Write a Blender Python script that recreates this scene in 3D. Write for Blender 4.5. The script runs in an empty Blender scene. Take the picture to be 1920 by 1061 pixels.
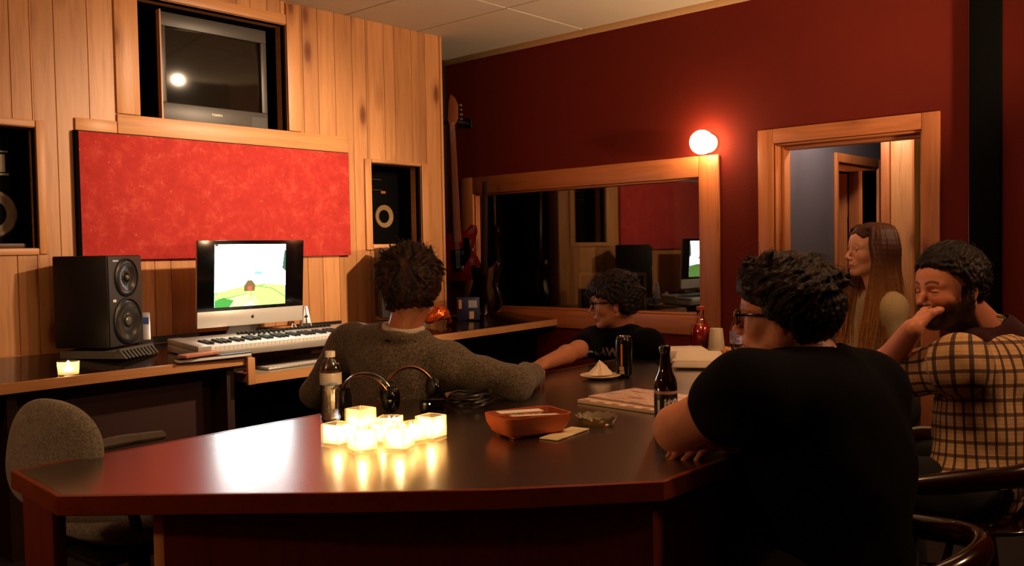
import bpy, bmesh, math, random
import numpy as np
from mathutils import Vector, Matrix, Euler
PI = math.pi
SC = bpy.context.scene
COL = SC.collection
# ------------------------------------------------------------------ camera
cam_d = bpy.data.cameras.new('camera'); cam = bpy.data.objects.new('camera', cam_d); COL.objects.link(cam)
CAM = Vector((-4.97, -4.57, 1.25))
_y, _p, _r, _f = math.radians(41.931), math.radians(-2.064), math.radians(-1.025), 1693.6
_F = Vector((math.cos(_p)*math.cos(_y), math.cos(_p)*math.sin(_y), math.sin(_p)))
_R0 = Vector((math.sin(_y), -math.cos(_y), 0)); _U0 = _R0.cross(_F)
_R = math.cos(_r)*_R0 + math.sin(_r)*_U0; _U = -math.sin(_r)*_R0 + math.cos(_r)*_U0
cam.matrix_world = Matrix(((_R.x,_U.x,-_F.x,CAM.x),(_R.y,_U.y,-_F.y,CAM.y),(_R.z,_U.z,-_F.z,CAM.z),(0,0,0,1)))
cam_d.sensor_width = 36; cam_d.lens = 36*_f/1920; cam_d.clip_start = .05
SC.camera = cam
# ------------------------------------------------------------------ world, exposure, room lamps and added fill lights
w = bpy.data.worlds.new('world'); SC.world = w; w.use_nodes = True
w.node_tree.nodes['Background'].inputs[0].default_value = (0.05, .03, .02, 1)
w.node_tree.nodes['Background'].inputs[1].default_value = 0.15
SC.view_settings.view_transform = 'Standard'; SC.view_settings.look = 'None'
SC.view_settings.gamma = 1; SC.view_settings.use_curve_mapping = False
SC.view_settings.exposure = 0.0
def lamp(name, kind, loc, energy, col, radius=.05, target=None, angle=70, blend=.6):
    l = bpy.data.lights.new(name, kind); o = bpy.data.objects.new(name, l); COL.objects.link(o)
    o.location = loc; l.energy = energy; l.color = col; l.shadow_soft_size = radius
    if kind == 'SPOT': l.spot_size = math.radians(angle); l.spot_blend = blend
    if target is not None: o.rotation_euler = (Vector(target)-Vector(loc)).to_track_quat('-Z', 'Y').to_euler()
    return o
WARM = (1, .60, .32)
lamp('panel_spotlight', 'SPOT', (-1.35, -3.05, 2.62), 500, (1, .70, .44), .05, (-2.15, 0, 1.30), 54, 1.0)
lamp('ceiling_lamp_left', 'POINT', (-5.9, -2.2, 2.2), 34, (1, .56, .29), .09)
lamp('fill_light_middle', 'POINT', (-2.9, -3.7, 2.3), 28, (1, .54, .27), .09)  # added fill light, lifts the ceiling and the walls
lamp('fill_uplight_right', 'SPOT', (-.7, -4.5, 1.6), 380, (1, .66, .40), .08, (-1.0, -1.9, 2.74), 82, .8)  # added out of view to brighten the ceiling and bounce light back
lamp('ceiling_lamp_right', 'SPOT', (-1.3, -5.6, 2.6), 120, (1, .52, .26), .08, (-2.4, -2.9, .9), 80, .9)
lamp('hallway_lamp', 'POINT', (.50, -2.50, 2.15), 22, (1, .80, .62), .06)
lamp('far_room_lamp', 'POINT', (1.35, -1.6, 1.6), 9, (1, .55, .25), .06)

lamp('live_room_fill', 'POINT', (.9, .9, 2.3), 9, (1, .62, .32), .06)  # weak fill added so the wooden frame behind the glass shows

# ------------------------------------------------------------------ materials
def srgb(h):
    v = [int(h[i:i+2], 16)/255 for i in (0, 2, 4)]
    return tuple((c/12.92 if c <= .04045 else ((c+.055)/1.055)**2.4) for c in v) + (1,)
class NT:
    def __init__(s, name):
        s.m = bpy.data.materials.new(name); s.m.use_nodes = True; s.t = s.m.node_tree; s.n = s.t.nodes
        s.b = s.n['Principled BSDF']; s.out = s.n['Material Output']
    def add(s, typ, **kw):
        n = s.n.new(typ)
        for k, v in kw.items():
            if k.startswith('i_'): n.inputs[k[2:].replace('_', ' ')].default_value = v
            else: setattr(n, k, v)
        return n
    def link(s, a, b): s.t.links.new(a, b)
    def coord(s, kind='Object', scale=(1,1,1), rot=(0,0,0)):
        c = s.add('ShaderNodeTexCoord'); m = s.add('ShaderNodeMapping')
        m.inputs['Scale'].default_value = scale; m.inputs['Rotation'].default_value = rot
        s.link(c.outputs[kind], m.inputs['Vector']); return m.outputs['Vector']
    def noise(s, vec, scale, detail=3, rough=.55, dist=0):
        n = s.add('ShaderNodeTexNoise'); n.inputs['Scale'].default_value = scale; n.inputs['Detail'].default_value = detail
        n.inputs['Roughness'].default_value = rough; n.inputs['Distortion'].default_value = dist
        if vec is not None: s.link(vec, n.inputs['Vector'])
        return n.outputs['Fac']
    def ramp(s, fac, stops):
        r = s.add('ShaderNodeValToRGB'); e = r.color_ramp.elements
        while len(e) > 1: e.remove(e[-1])
        e[0].position, e[0].color = stops[0]
        for p, c in stops[1:]:
            x = e.new(p); x.color = c
        s.link(fac, r.inputs['Fac']); return r.outputs['Color']
    def mix(s, fac, a, b, mode='MIX'):
        m = s.add('ShaderNodeMix', data_type='RGBA', blend_type=mode)
        for sock, v in ((m.inputs[0], fac), (m.inputs[6], a), (m.inputs[7], b)):
            if isinstance(v, (float, int, tuple)): sock.default_value = v
            else: s.link(v, sock)
        return m.outputs[2]
    def math(s, op, a, b=0.):
        m = s.add('ShaderNodeMath', operation=op)
        for sock, v in ((m.inputs[0], a), (m.inputs[1], b)):
            if isinstance(v, (float, int)): sock.default_value = v
            else: s.link(v, sock)
        return m.outputs[0]
    def bump(s, h, strength=.3, dist=.01):
        b = s.add('ShaderNodeBump'); b.inputs['Strength'].default_value = strength; b.inputs['Distance'].default_value = dist
        s.link(h, b.inputs['Height']); s.link(b.outputs['Normal'], s.b.inputs['Normal'])
    def base(s, c):
        if isinstance(c, tuple): s.b.inputs['Base Color'].default_value = c
        else: s.link(c, s.b.inputs['Base Color'])
def plain(name, hexc, rough=.5, metal=0, noise=0, nscale=40, bump=0, spec=.5, coat=0, sheen=0):
    t = NT(name); c = srgb(hexc); t.b.inputs['Roughness'].default_value = rough; t.b.inputs['Metallic'].default_value = metal
    t.b.inputs['Specular IOR Level'].default_value = spec
    if coat: t.b.inputs['Coat Weight'].default_value = coat; t.b.inputs['Coat Roughness'].default_value = .08
    if sheen: t.b.inputs['Sheen Weight'].default_value = sheen
    v = t.coord(); f = t.noise(v, nscale)
    n = max(noise, .04)
    t.base(t.mix(f, tuple(x*(1-n) for x in c[:3])+(1,), tuple(min(1, x*(1+n)) for x in c[:3])+(1,)))
    if bump: t.bump(f, bump, .004)
    return t.m
def pine(name, axis, c1='D69C66', c2='AE7444', knots=True, rough=.42):
    t = NT(name)
    sc = {'X': (1.2, 22, 22), 'Y': (22, 1.2, 22), 'Z': (22, 22, 1.2)}[axis]
    geo = t.add('ShaderNodeNewGeometry'); rnd = geo.outputs['Random Per Island']
    c = t.add('ShaderNodeTexCoord'); off = t.add('ShaderNodeCombineXYZ')
    for i in range(3): t.link(t.math('MULTIPLY', rnd, 7.3+i*3.1), off.inputs[i])
    va = t.add('ShaderNodeVectorMath', operation='ADD'); t.link(c.outputs['Object'], va.inputs[0]); t.link(off.outputs[0], va.inputs[1])
    mp = t.add('ShaderNodeMapping'); mp.inputs['Scale'].default_value = sc; t.link(va.outputs[0], mp.inputs['Vector'])
    g = t.noise(mp.outputs[0], 1.3, 5, .6, .6); g2 = t.noise(mp.outputs[0], 5, 3, .6)
    col = t.ramp(g, [(.25, srgb(c2)), (.5, srgb(c1)), (.75, tuple(min(1, x*1.12) for x in srgb(c1)[:3])+(1,))])
    col = t.mix(.35, col, t.ramp(g2, [(.3, srgb(c2)), (.7, srgb(c1))]))
    col = t.mix(1.0, col, t.ramp(rnd, [(0, (.72, .66, .60, 1)), (1, (1.08, 1.04, 1.0, 1))]), 'MULTIPLY')
    if knots:
        ks = tuple(x*(.22 if x > 3 else 1.6) for x in sc)
        mk = t.add('ShaderNodeMapping'); mk.inputs['Scale'].default_value = tuple(k*.95 for k in ks); t.link(va.outputs[0], mk.inputs['Vector'])
        vo = t.add('ShaderNodeTexVoronoi'); vo.inputs['Scale'].default_value = 1.0; t.link(mk.outputs[0], vo.inputs['Vector'])
        kc = t.ramp(vo.outputs['Distance'], [(0, (1, 1, 1, 1)), (.09, (.75, .75, .75, 1)), (.14, (.3, .3, .3, 1)), (.26, (0, 0, 0, 1))])
        col = t.mix(kc, col, srgb('6E3518'))
    t.base(col); t.b.inputs['Roughness'].default_value = rough
    t.bump(g2, .12, .002)
    return t.m
def emit(name, col, strength):
    t = NT(name); t.b.inputs['Base Color'].default_value = (*col, 1); t.b.inputs['Emission Color'].default_value = (*col, 1)
    t.b.inputs['Emission Strength'].default_value = strength; return t.m
def thin_glass(name, tint=(1,1,1), rough=.02, strength=1.0, ior=1.5):
    t = NT(name); t.n.remove(t.b)
    tr = t.add('ShaderNodeBsdfTransparent'); tr.inputs[0].default_value = (*tint, 1)
    gl = t.add('ShaderNodeBsdfGlossy'); gl.inputs['Roughness'].default_value = rough
    fr = t.add('ShaderNodeFresnel'); fr.inputs['IOR'].default_value = ior
    mx = t.add('ShaderNodeMixShader')
    f = t.math('MULTIPLY', fr.outputs[0], strength)
    t.link(f, mx.inputs[0]); t.link(tr.outputs[0], mx.inputs[1]); t.link(gl.outputs[0], mx.inputs[2]); t.link(mx.outputs[0], t.out.inputs[0])
    return t.m
def cloth(name, hexc, hex2, scale=300, bump=.5, rough=.95, sheen=.3, big=.3):
    t = NT(name); v = t.coord(); f = t.noise(v, scale, 4, .7); g = t.noise(v, 12, 3)
    col = t.ramp(f, [(.32, srgb(hex2)), (.68, srgb(hexc))])
    col = t.mix(big, col, t.mix(g, srgb(hex2), srgb(hexc)))
    t.base(col); t.b.inputs['Roughness'].default_value = rough; t.b.inputs['Sheen Weight'].default_value = sheen; t.b.inputs['Specular IOR Level'].default_value = .12
    t.bump(f, bump, .004); return t.m
def attr_mat(name, rough=.5, sss=.0, noise=.08, nscale=60, bump=.12, attr='Col', sheen=0, spec=.4):
    t = NT(name); a = t.add('ShaderNodeAttribute'); a.attribute_name = attr
    v = t.coord(); f = t.noise(v, nscale, 4, .6)
    col = t.mix(1.0, a.outputs['Color'], t.ramp(f, [(.2, (1-noise,)*3+(1,)), (.8, (1+noise,)*3+(1,))]), 'MULTIPLY')
    t.base(col); t.b.inputs['Roughness'].default_value = rough; t.b.inputs['Specular IOR Level'].default_value = spec
    if sss: t.b.inputs['Subsurface Weight'].default_value = sss; t.b.inputs['Subsurface Radius'].default_value = (.012, .005, .003)
    if sheen: t.b.inputs['Sheen Weight'].default_value = sheen
    t.bump(f, bump, .002); return t.m
M = {}
M['pine_z'] = pine('pine_vertical', 'Z'); M['pine_x'] = pine('pine_along_x', 'X'); M['pine_y'] = pine('pine_along_y', 'Y')
M['trim_z'] = pine('trim_vertical', 'Z', 'C67C4A', '9E5A30', True); M['trim_y'] = pine('trim_along_y', 'Y', 'C67C4A', '9E5A30', True)
M['oak_x'] = pine('oak_along_x', 'X', 'CE9864', 'AE7646', False, .35); M['oak_y'] = pine('oak_along_y', 'Y', 'CE9864', 'AE7646', False, .35); M['oak_z'] = pine('oak_along_z', 'Z', 'CE9864', 'AE7646', False, .35)
M['cherry_x'] = pine('cherry_along_x', 'X', '88381C', '662612', False, .3)
M['red_wood'] = pine('dark_red_panelling', 'Z', '6A1F14', '4E130D', False, .5)
M['black'] = plain('black_plastic', '050506', .5); M['matt_black'] = plain('matt_black', '050505', .95, spec=.1)
M['black_gloss'] = plain('black_gloss', '070708', .12); M['charcoal'] = plain('charcoal_plastic', '2A2A2C', .4)
M['grey_plastic'] = plain('grey_plastic', '6F6C6A', .5); M['white_plastic'] = plain('white_plastic', 'E9E6E0', .35)
M['paper'] = plain('paper', 'EFE9DD', .8); M['chrome'] = plain('chrome', 'C8C8C8', .15, 1); M['silver'] = plain('silver_plastic', 'B9B8B6', .35, .6)
M['dark_metal'] = plain('dark_metal', '2B2B2E', .35, .8); M['brass'] = plain('brass', 'C9A24B', .3, 1)
def red_paint():
    t = NT('red_wall_paint'); v = t.coord(); f = t.noise(v, 60, 4, .6); g = t.noise(v, 2.5, 3)
    t.base(t.mix(g, srgb('5C1608'), srgb('681A0A'))); t.b.inputs['Roughness'].default_value = .8; t.b.inputs['Specular IOR Level'].default_value = .2; t.bump(f, .4, .003); return t.m
M['red_paint'] = red_paint()
def fabric_red():
    t = NT('red_stretched_fabric'); v = t.coord(); f = t.noise(v, 14, 6, .78, .3); s = t.noise(v, 120, 3, .7); sp = t.noise(v, 55, 2)
    col = t.ramp(f, [(.3, srgb('A8160F')), (.52, srgb('BC241B')), (.75, srgb('D0503E'))])
    col = t.mix(t.ramp(sp, [(.68, (0,0,0,1)), (.76, (.5,.5,.5,1))]), col, srgb('EE8A6A'))
    t.base(col); t.b.inputs['Roughness'].default_value = .8; t.b.inputs['Sheen Weight'].default_value = .3; t.bump(s, .35, .003); return t.m
M['red_fabric'] = fabric_red()
def ceil_mat():
    t = NT('ceiling_tile'); v = t.coord(); f = t.noise(v, 140, 3, .7); g = t.noise(v, 4, 3)
    col = t.mix(g, srgb('CFC2AC'), srgb('D8CCB6')); col = t.mix(t.ramp(f, [(.3, (.35,.35,.35,1)), (.42, (0,0,0,1))]), col, srgb('9C8F7C'))
    t.base(col); t.b.inputs['Roughness'].default_value = .95; t.bump(f, .4, .003); return t.m
M['ceiling'] = ceil_mat()
def laminate():
    t = NT('dark_brown_laminate'); v = t.coord(); f = t.noise(v, 420, 3, .7); g = t.noise(t.coord(scale=(3, 60, 3)), 4, 4)
    col = t.mix(g, srgb('1E110B'), srgb('2A170D')); col = t.mix(t.ramp(f, [(.5, (0,0,0,1)), (.75, (.6,.6,.6,1))]), col, srgb('4A3020'))
    t.base(col); t.b.inputs['Roughness'].default_value = .27; t.b.inputs['IOR'].default_value = 1.75; t.b.inputs['Specular IOR Level'].default_value = .6
    t.b.inputs['Coat Weight'].default_value = 1; t.b.inputs['Coat Roughness'].default_value = .24; t.b.inputs['Coat IOR'].default_value = 1.6
    t.bump(f, .05, .0006); return t.m
M['laminate'] = laminate()
def lam_desk():
    t = NT('black_desk_laminate'); v = t.coord(); f = t.noise(v, 300, 3, .7)
    t.base(t.mix(f, srgb('120B08'), srgb('22140E'))); t.b.inputs['Roughness'].default_value = .14; t.bump(f, .04, .0005); return t.m
M['desk_top'] = lam_desk()

# ------------------------------------------------------------------ mesh building
def new_obj(name, me, parent=None, loc=None):
    o = bpy.data.objects.new(name, me); COL.objects.link(o)
    if parent is not None: o.parent = parent
    if loc is not None: o.location = loc
    return o
def thing(name, label, cat, loc=(0,0,0), rotz=0, group=None, rot=None):
    o = bpy.data.objects.new(name, None); COL.objects.link(o); o.location = loc
    o.rotation_euler = rot if rot is not None else (0, 0, rotz); o.empty_display_size = .05
    o['label'] = label; o['category'] = cat
    if group: o['group'] = group
    return o
def tag(o, label, cat, group=None, kind=None):
    o['label'] = label; o['category'] = cat
    if group: o['group'] = group
    if kind: o['kind'] = kind
    return o
def copy_tree(o, parent=None):
    c = o.copy(); COL.objects.link(c)
    if parent is not None: c.parent = parent
    for ch in list(o.children): copy_tree(ch, c)
    return c
class MB:
    def __init__(s): s.v = []; s.f = []; s.T = Matrix.Identity(4)
    def at(s, loc=(0,0,0), rot=(0,0,0), sc=1):
        s.T = Matrix.Translation(loc) @ Euler(rot).to_matrix().to_4x4() @ Matrix.Diagonal((sc,sc,sc,1)) ; return s
    def raw(s, vs, fs):
        n = len(s.v); s.v += [tuple(s.T @ Vector(v)) for v in vs]; s.f += [tuple(i+n for i in f) for f in fs]; return s
    def box(s, x0, x1, y0, y1, z0, z1):
        return s.raw([(x0,y0,z0),(x1,y0,z0),(x1,y1,z0),(x0,y1,z0),(x0,y0,z1),(x1,y0,z1),(x1,y1,z1),(x0,y1,z1)],
                     [(3,2,1,0),(4,5,6,7),(0,1,5,4),(1,2,6,5),(2,3,7,6),(3,0,4,7)])
    def hexa(s, b, t):   # b,t lists of 4 points
        return s.raw(list(b)+list(t), [(3,2,1,0),(4,5,6,7),(0,1,5,4),(1,2,6,5),(2,3,7,6),(3,0,4,7)])
    def prism(s, poly, z0, z1):
        n = len(poly); z0f = z0 if callable(z0) else (lambda x, y: z0); z1f = z1 if callable(z1) else (lambda x, y: z1)
        vs = [(x, y, z0f(x, y)) for x, y in poly]+[(x, y, z1f(x, y)) for x, y in poly]
        return s.raw(vs, [tuple(range(n-1, -1, -1)), tuple(range(n, 2*n))]+[(i, (i+1) % n, n+(i+1) % n, n+i) for i in range(n)])
    def lathe(s, prof, seg=32, close=True):   # prof [(r,z)]
        vs = []; fs = []; n = len(prof)
        for r, z in prof:
            for k in range(seg): a = 2*PI*k/seg; vs.append((r*math.cos(a), r*math.sin(a), z))
        for i in range(n-1):
            for k in range(seg): k2 = (k+1) % seg; fs.append((i*seg+k, i*seg+k2, (i+1)*seg+k2, (i+1)*seg+k))
        if close:
            fs.append(tuple(range(seg-1, -1, -1))); fs.append(tuple((n-1)*seg+k for k in range(seg)))
        return s.raw(vs, fs)
    def tube(s, pts, rad, seg=10, flat=1.0, caps=True):
        pts = [Vector(p) for p in pts]; n = len(pts)
        rs = rad if isinstance(rad, (list, tuple)) else [rad]*n
        vs = []; fs = []; up = None
        for i, p in enumerate(pts):
            d = (pts[min(i+1, n-1)]-pts[max(i-1, 0)]).normalized()
            if up is None:
                up = Vector((0,0,1)) if abs(d.z) < .9 else Vector((1,0,0))
            a = d.cross(up).normalized(); b = a.cross(d).normalized(); up = b
            for k in range(seg):
                t = 2*PI*k/seg; vs.append(tuple(p + a*(rs[i]*math.cos(t)) + b*(rs[i]*flat*math.sin(t))))
        for i in range(n-1):
            for k in range(seg): k2 = (k+1) % seg; fs.append((i*seg+k, i*seg+k2, (i+1)*seg+k2, (i+1)*seg+k))
        if caps: fs.append(tuple(range(seg-1, -1, -1))); fs.append(tuple((n-1)*seg+k for k in range(seg)))
        return s.raw(vs, fs)
    def sphere(s, c, r, seg=20, rings=12):
        rr = r if isinstance(r, (tuple, list)) else (r, r, r); vs = [(c[0], c[1], c[2]-rr[2])]; fs = []
        for i in range(1, rings):
            t = PI*i/rings
            for k in range(seg): a = 2*PI*k/seg; vs.append((c[0]+rr[0]*math.sin(t)*math.cos(a), c[1]+rr[1]*math.sin(t)*math.sin(a), c[2]-rr[2]*math.cos(t)))
        vs.append((c[0], c[1], c[2]+rr[2])); L = len(vs)-1
        for k in range(seg): fs.append((0, 1+(k+1) % seg, 1+k)); fs.append((L, L-seg+k, L-seg+(k+1) % seg))
        for i in range(rings-2):
            for k in range(seg): k2 = (k+1) % seg; fs.append((1+i*seg+k, 1+i*seg+k2, 1+(i+1)*seg+k2, 1+(i+1)*seg+k))
        return s.raw(vs, fs)
    def build(s, name, mat, parent=None, bevel=0, smooth=False, loc=None, seg=2, angle=35):
        me = bpy.data.meshes.new(name); me.from_pydata(s.v, [], s.f); me.update()
        bm = bmesh.new(); bm.from_mesh(me); bmesh.ops.recalc_face_normals(bm, faces=bm.faces)
        if bevel:
            es = [e for e in bm.edges if len(e.link_faces) == 2 and e.calc_face_angle(0) > .5]
            bmesh.ops.bevel(bm, geom=es, offset=bevel, segments=seg, affect='EDGES', profile=.5, clamp_overlap=True)
        bm.to_mesh(me); bm.free()
        if smooth or bevel:
            me.polygons.foreach_set('use_smooth', [True]*len(me.polygons))
            try: me.set_sharp_from_angle(angle=math.radians(angle))
            except Exception: pass
        me.materials.append(mat if not isinstance(mat, str) else M[mat])
        return new_obj(name, me, parent, loc)
def struct(o): o['kind'] = 'structure'; return o
def at(px, py, d):
    """point of the room seen at a pixel of the photograph, d metres deep along the view axis"""
    return CAM + (_F + _R*((px-960)/_f) - _U*((py-530.5)/_f))*d
def text_mesh(body, size, mat, name, parent, loc, rot, extrude=.0004, bold=0, align='CENTER', shear=0):
    c = bpy.data.curves.new(name, 'FONT'); c.body = body; c.size = size; c.extrude = extrude; c.align_x = align; c.align_y = 'CENTER'; c.offset = bold; c.shear = shear
    o = bpy.data.objects.new(name+'_tmp', c); COL.objects.link(o)
    dg = bpy.context.evaluated_depsgraph_get(); me = bpy.data.meshes.new_from_object(o.evaluated_get(dg)); bpy.data.objects.remove(o)
    me.materials.clear(); me.materials.append(M[mat] if isinstance(mat, str) else mat)
    n = new_obj(name, me, parent, loc); n.rotation_euler = rot; return n
# ================================================================== ROOM
H = 2.74
mb = MB().box(-6.5, 4, -8.5, 2.2, -.06, 0)
def floor_mat():
    t = NT('dark_carpet'); f = t.noise(t.coord(), 90, 4, .7); t.base(t.mix(f, srgb('140A08'), srgb('2A1610'))); t.b.inputs['Roughness'].default_value = .95; t.bump(f, .5, .004); return t.m
struct(mb.build('floor', floor_mat()))
# ceiling: tiles with dark recessed grid joints
mb = MB(); g = .0055
xs = [0-.79-.61*k for k in range(10)][::-1] + [0]
ys = [-.82-1.22*k for k in range(7)][::-1] + [.56]
for i in range(len(xs)-1):
    for j in range(len(ys)-1): mb.box(xs[i]+g, xs[i+1]-g, ys[j]+g, ys[j+1]-g, H, H+.02)
struct(mb.build('ceiling', 'ceiling', bevel=.003, seg=1))
mb = MB().box(-6.4, 0, -8.4, .6, H+.015, H+.05); struct(mb.build('trim_1', plain('ceiling_grid_shadow_gap', '3A2E24', .8)))
# --- wall_front: pine planks with openings
random.seed(7)
openings = [(-4.1, -3.262, 1.302, 1.873), (-2.742, -1.846, 1.98, 2.60), (-1.225, -.795, 1.306, 1.83)]
mb = MB(); x = -6.2; planks = []
while x < -.58:
    wd = random.choice([.09, .11, .125, .135, .15, .16]); x2 = min(x+wd, -.58)
    if -.58-x2 < .04: x2 = -.58
    planks.append((x, x2)); x = x2
def cuts(x0, x1, ops, z0, z1):
    segs = [(z0, z1)]
    for a, b, c, d in ops:
        if x1 > a and x0 < b:
            new = []
            for s0, s1 in segs:
                if d <= s0 or c >= s1: new.append((s0, s1)); continue
                if c > s0: new.append((s0, c))
                if d < s1: new.append((d, s1))
            segs = new
    return segs
for x0, x1 in planks:
    pts = sorted({x0, x1} | {e for o in openings for e in o[:2] if x0 < e < x1})
    for a, b in zip(pts[:-1], pts[1:]):
        for z0, z1 in cuts(a, b, openings, 0, H):
            mb.box(a+(.0011 if a == x0 else 0), b-(.0011 if b == x1 else 0), 0, .016, z0, z1)
wf = struct(mb.build('wall_front', 'pine_z', bevel=.0015, seg=1))
mb = MB()   # dark framing behind the planks
xs_ = sorted({-6.2, -.60} | {e for o in openings for e in o[:2]})
for a, b in zip(xs_[:-1], xs_[1:]):
    for z0, z1 in cuts(a+.001, b-.001, openings, 0, H): mb.box(a, b, .0165, .05, z0, z1)
struct(mb.build('wall_front_backing', 'matt_black'))
# pine end board of the front wall and its casing frames
def board(n, x0, x1, z0, z1, y0=-.014, y1=0, mat=None):
    horizontal = (x1-x0) > (z1-z0)
    return struct(MB().box(x0, x1, y0, y1-.0003, z0, z1).build(n, mat or ('pine_x' if horizontal else 'pine_z'), bevel=.003))
struct(MB().box(-.6, -.58, -.012, .09, 0, H-.001).build('trim_2', 'pine_z', bevel=.002))
k = 3
for (x0, x1, z0, z1) in [
    (-2.868, -2.745, 1.982, H-.01), (-1.843, -1.755, 1.982, H-.01), (-2.742, -1.846, 2.603, 2.66), (-2.868, -1.413, 1.878, 1.979),
    (-3.262, -3.222, 1.273, 1.908), (-4.1, -3.265, 1.876, 1.908), (-4.1, -3.265, 1.270, 1.3), (-3.078, -2.871, 1.878, 1.94),
    (-1.280, -1.228, 1.270, 1.853), (-.792, -.728, 1.270, 1.853), (-1.225, -.795, 1.833, 1.853), (-1.225, -.795, 1.270, 1.303)]:
    board('trim_%d' % k, x0, x1, z0, z1); k += 1
# niche linings: pine reveal then black interior
def niche(nm, x0, x1, z0, z1, dep=.09, deep=.55):
    global k
    t = .012
    for q in [(x0-t, x0, z0-t, z1+t), (x1, x1+t, z0-t, z1+t), (x0, x1, z0-t, z0), (x0, x1, z1, z1+t)]:
        struct(MB().box(q[0], q[1], .001, dep, q[2], q[3]).build('trim_%d' % k, 'pine_y')); k += 1
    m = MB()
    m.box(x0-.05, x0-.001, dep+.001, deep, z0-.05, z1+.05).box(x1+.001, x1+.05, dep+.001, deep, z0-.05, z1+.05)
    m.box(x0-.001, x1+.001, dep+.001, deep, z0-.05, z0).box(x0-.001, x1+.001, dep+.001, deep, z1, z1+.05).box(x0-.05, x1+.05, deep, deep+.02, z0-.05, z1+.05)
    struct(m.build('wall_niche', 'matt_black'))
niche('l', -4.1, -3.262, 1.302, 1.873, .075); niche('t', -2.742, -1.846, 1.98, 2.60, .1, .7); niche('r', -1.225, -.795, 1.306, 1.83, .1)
# recess beside the front wall (guitar corner)
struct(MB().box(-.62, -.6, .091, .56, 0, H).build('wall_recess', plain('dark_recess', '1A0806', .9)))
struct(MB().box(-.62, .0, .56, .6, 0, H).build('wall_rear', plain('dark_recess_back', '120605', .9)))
# --- wall_right (red), with window and door openings: X 0..0.12
WO = (-1.69, .264, .823, 1.682); DO = (-3.007, -2.18, -.1, 1.842)
def ywall(x0, x1, y0, y1, ops, z0, z1, m):
    ys2 = sorted({y0, y1} | {e for o in ops for e in o[:2] if y0 < e < y1})
    for a, b in zip(ys2[:-1], ys2[1:]):
        for s0, s1 in cuts(a+1e-4, b-1e-4, ops, z0, z1): m.box(x0, x1, a, b, s0, s1)
    return m
struct(ywall(0, .14, -8.5, .6, [WO, DO], 0, H, MB()).build('wall_right', 'red_paint'))
struct(MB().box(-.022, 0, -3.2, .56, H-.04, H).build('trim_60', plain('ceiling_edge_trim', 'C9A273', .5), bevel=.003))
kk = 61
def ytrim(y0, y1, z0, z1, x0=-.02, x1=-.0004, mat=None):
    global kk
    o = struct(MB().box(x0, x1, y0, y1, z0, z1).build('trim_%d' % kk, mat or ('trim_y' if (y1-y0) > (z1-z0) else 'trim_z'), bevel=.004)); kk += 1; return o
ytrim(-1.828, -1.69, .70, 1.812); ytrim(.264, .39, .70, 1.812); ytrim(-1.689, .263, 1.683, 1.812); ytrim(-1.689, .263, .70, .822)
ytrim(-2.18, -2.086, 0, 1.928); ytrim(-3.097, -3.007, 0, 1.928); ytrim(-3.006, -2.181, 1.843, 1.928)
# window reveals, stops and glass
for (a, b, c, d) in [(-1.69, -1.678, .823, 1.682), (.252, .264, .823, 1.682)]: ytrim(a, b, c, d, 0, .14, 'trim_z')
ytrim(-1.678, .252, .823, .835, 0, .14, 'trim_y'); ytrim(-1.678, .252, 1.67, 1.682, 0, .14, 'trim_y')
win = struct(MB().box(.045, .051, -1.678, .252, .835, 1.67).build('window_1', thin_glass('window_glass', (.75, .75, .75), .015, 2.2)))
# door jambs and stops
ytrim(-2.192, -2.18, 0, 1.842, 0, .14, 'trim_z'); ytrim(-3.007, -2.995, 0, 1.842, 0, .14, 'trim_z'); ytrim(-2.995, -2.192, 1.83, 1.842, 0, .14, 'trim_y')
ytrim(-2.215, -2.193, 0, 1.829, .06, .14, 'trim_z'); ytrim(-2.994, -2.216, 1.81, 1.829, .06, .14, 'trim_y')
# black corner post and thin strip painting in the highlight line along its edge
struct(MB().box(-.05, -.0005, -3.385, -3.243, 0, H-.002).build('trim_90', 'matt_black', bevel=.004))
struct(MB().box(-.012, -.0005, -3.2425, -3.232, 0, H-.05).build('trim_91', plain('highlight_strip', '7A2A18', .2), bevel=.002))
# --- unseen walls closing the room
struct(MB().box(-6.6, -6.5, -8.5, .7, 0, H).build('wall_left', 'red_paint'))
struct(MB().box(-6.6, .2, -8.6, -8.5, 0, H).build('wall_back', 'red_paint'))
# --- live room behind the window
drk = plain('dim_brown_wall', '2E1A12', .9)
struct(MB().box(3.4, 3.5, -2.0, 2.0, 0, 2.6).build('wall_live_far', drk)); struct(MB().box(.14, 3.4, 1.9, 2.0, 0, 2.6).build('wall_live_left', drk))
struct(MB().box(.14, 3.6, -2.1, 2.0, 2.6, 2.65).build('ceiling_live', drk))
# --- hallway behind the door
def blue():
    t = NT('blue_grey_paint'); f = t.noise(t.coord(), 60, 4, .6); t.base(t.mix(f, srgb('5A5560'), srgb('6A6470'))); t.b.inputs['Roughness'].default_value = .5; t.bump(f, .2, .003); return t.m
HD = (.975, 1.70, -.1, 1.80)
m = MB(); xs3 = [.14, HD[0], HD[1], 3.4]
m.box(.14, HD[0], -2.15, -2.05, 0, 2.4).box(HD[1], 3.4, -2.15, -2.05, 0, 2.4).box(HD[0], HD[1], -2.15, -2.05, 1.80, 2.4)
struct(m.build('wall_hall', blue()))
struct(MB().box(.14, 3.4, -3.3, -2.0, 2.4, 2.45).build('ceiling_hall', plain('hall_ceiling', '8A7A68', .9)))
green = plain('olive_paint', '6B6A3C', .6)
struct(MB().box(1.3, 1.36, -3.3, -2.46, 0, 2.4).build('wall_hall_end', green)); struct(MB().box(.14, 1.36, -3.36, -3.3, 0, 2.4).build('wall_hall_right', green))
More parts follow.
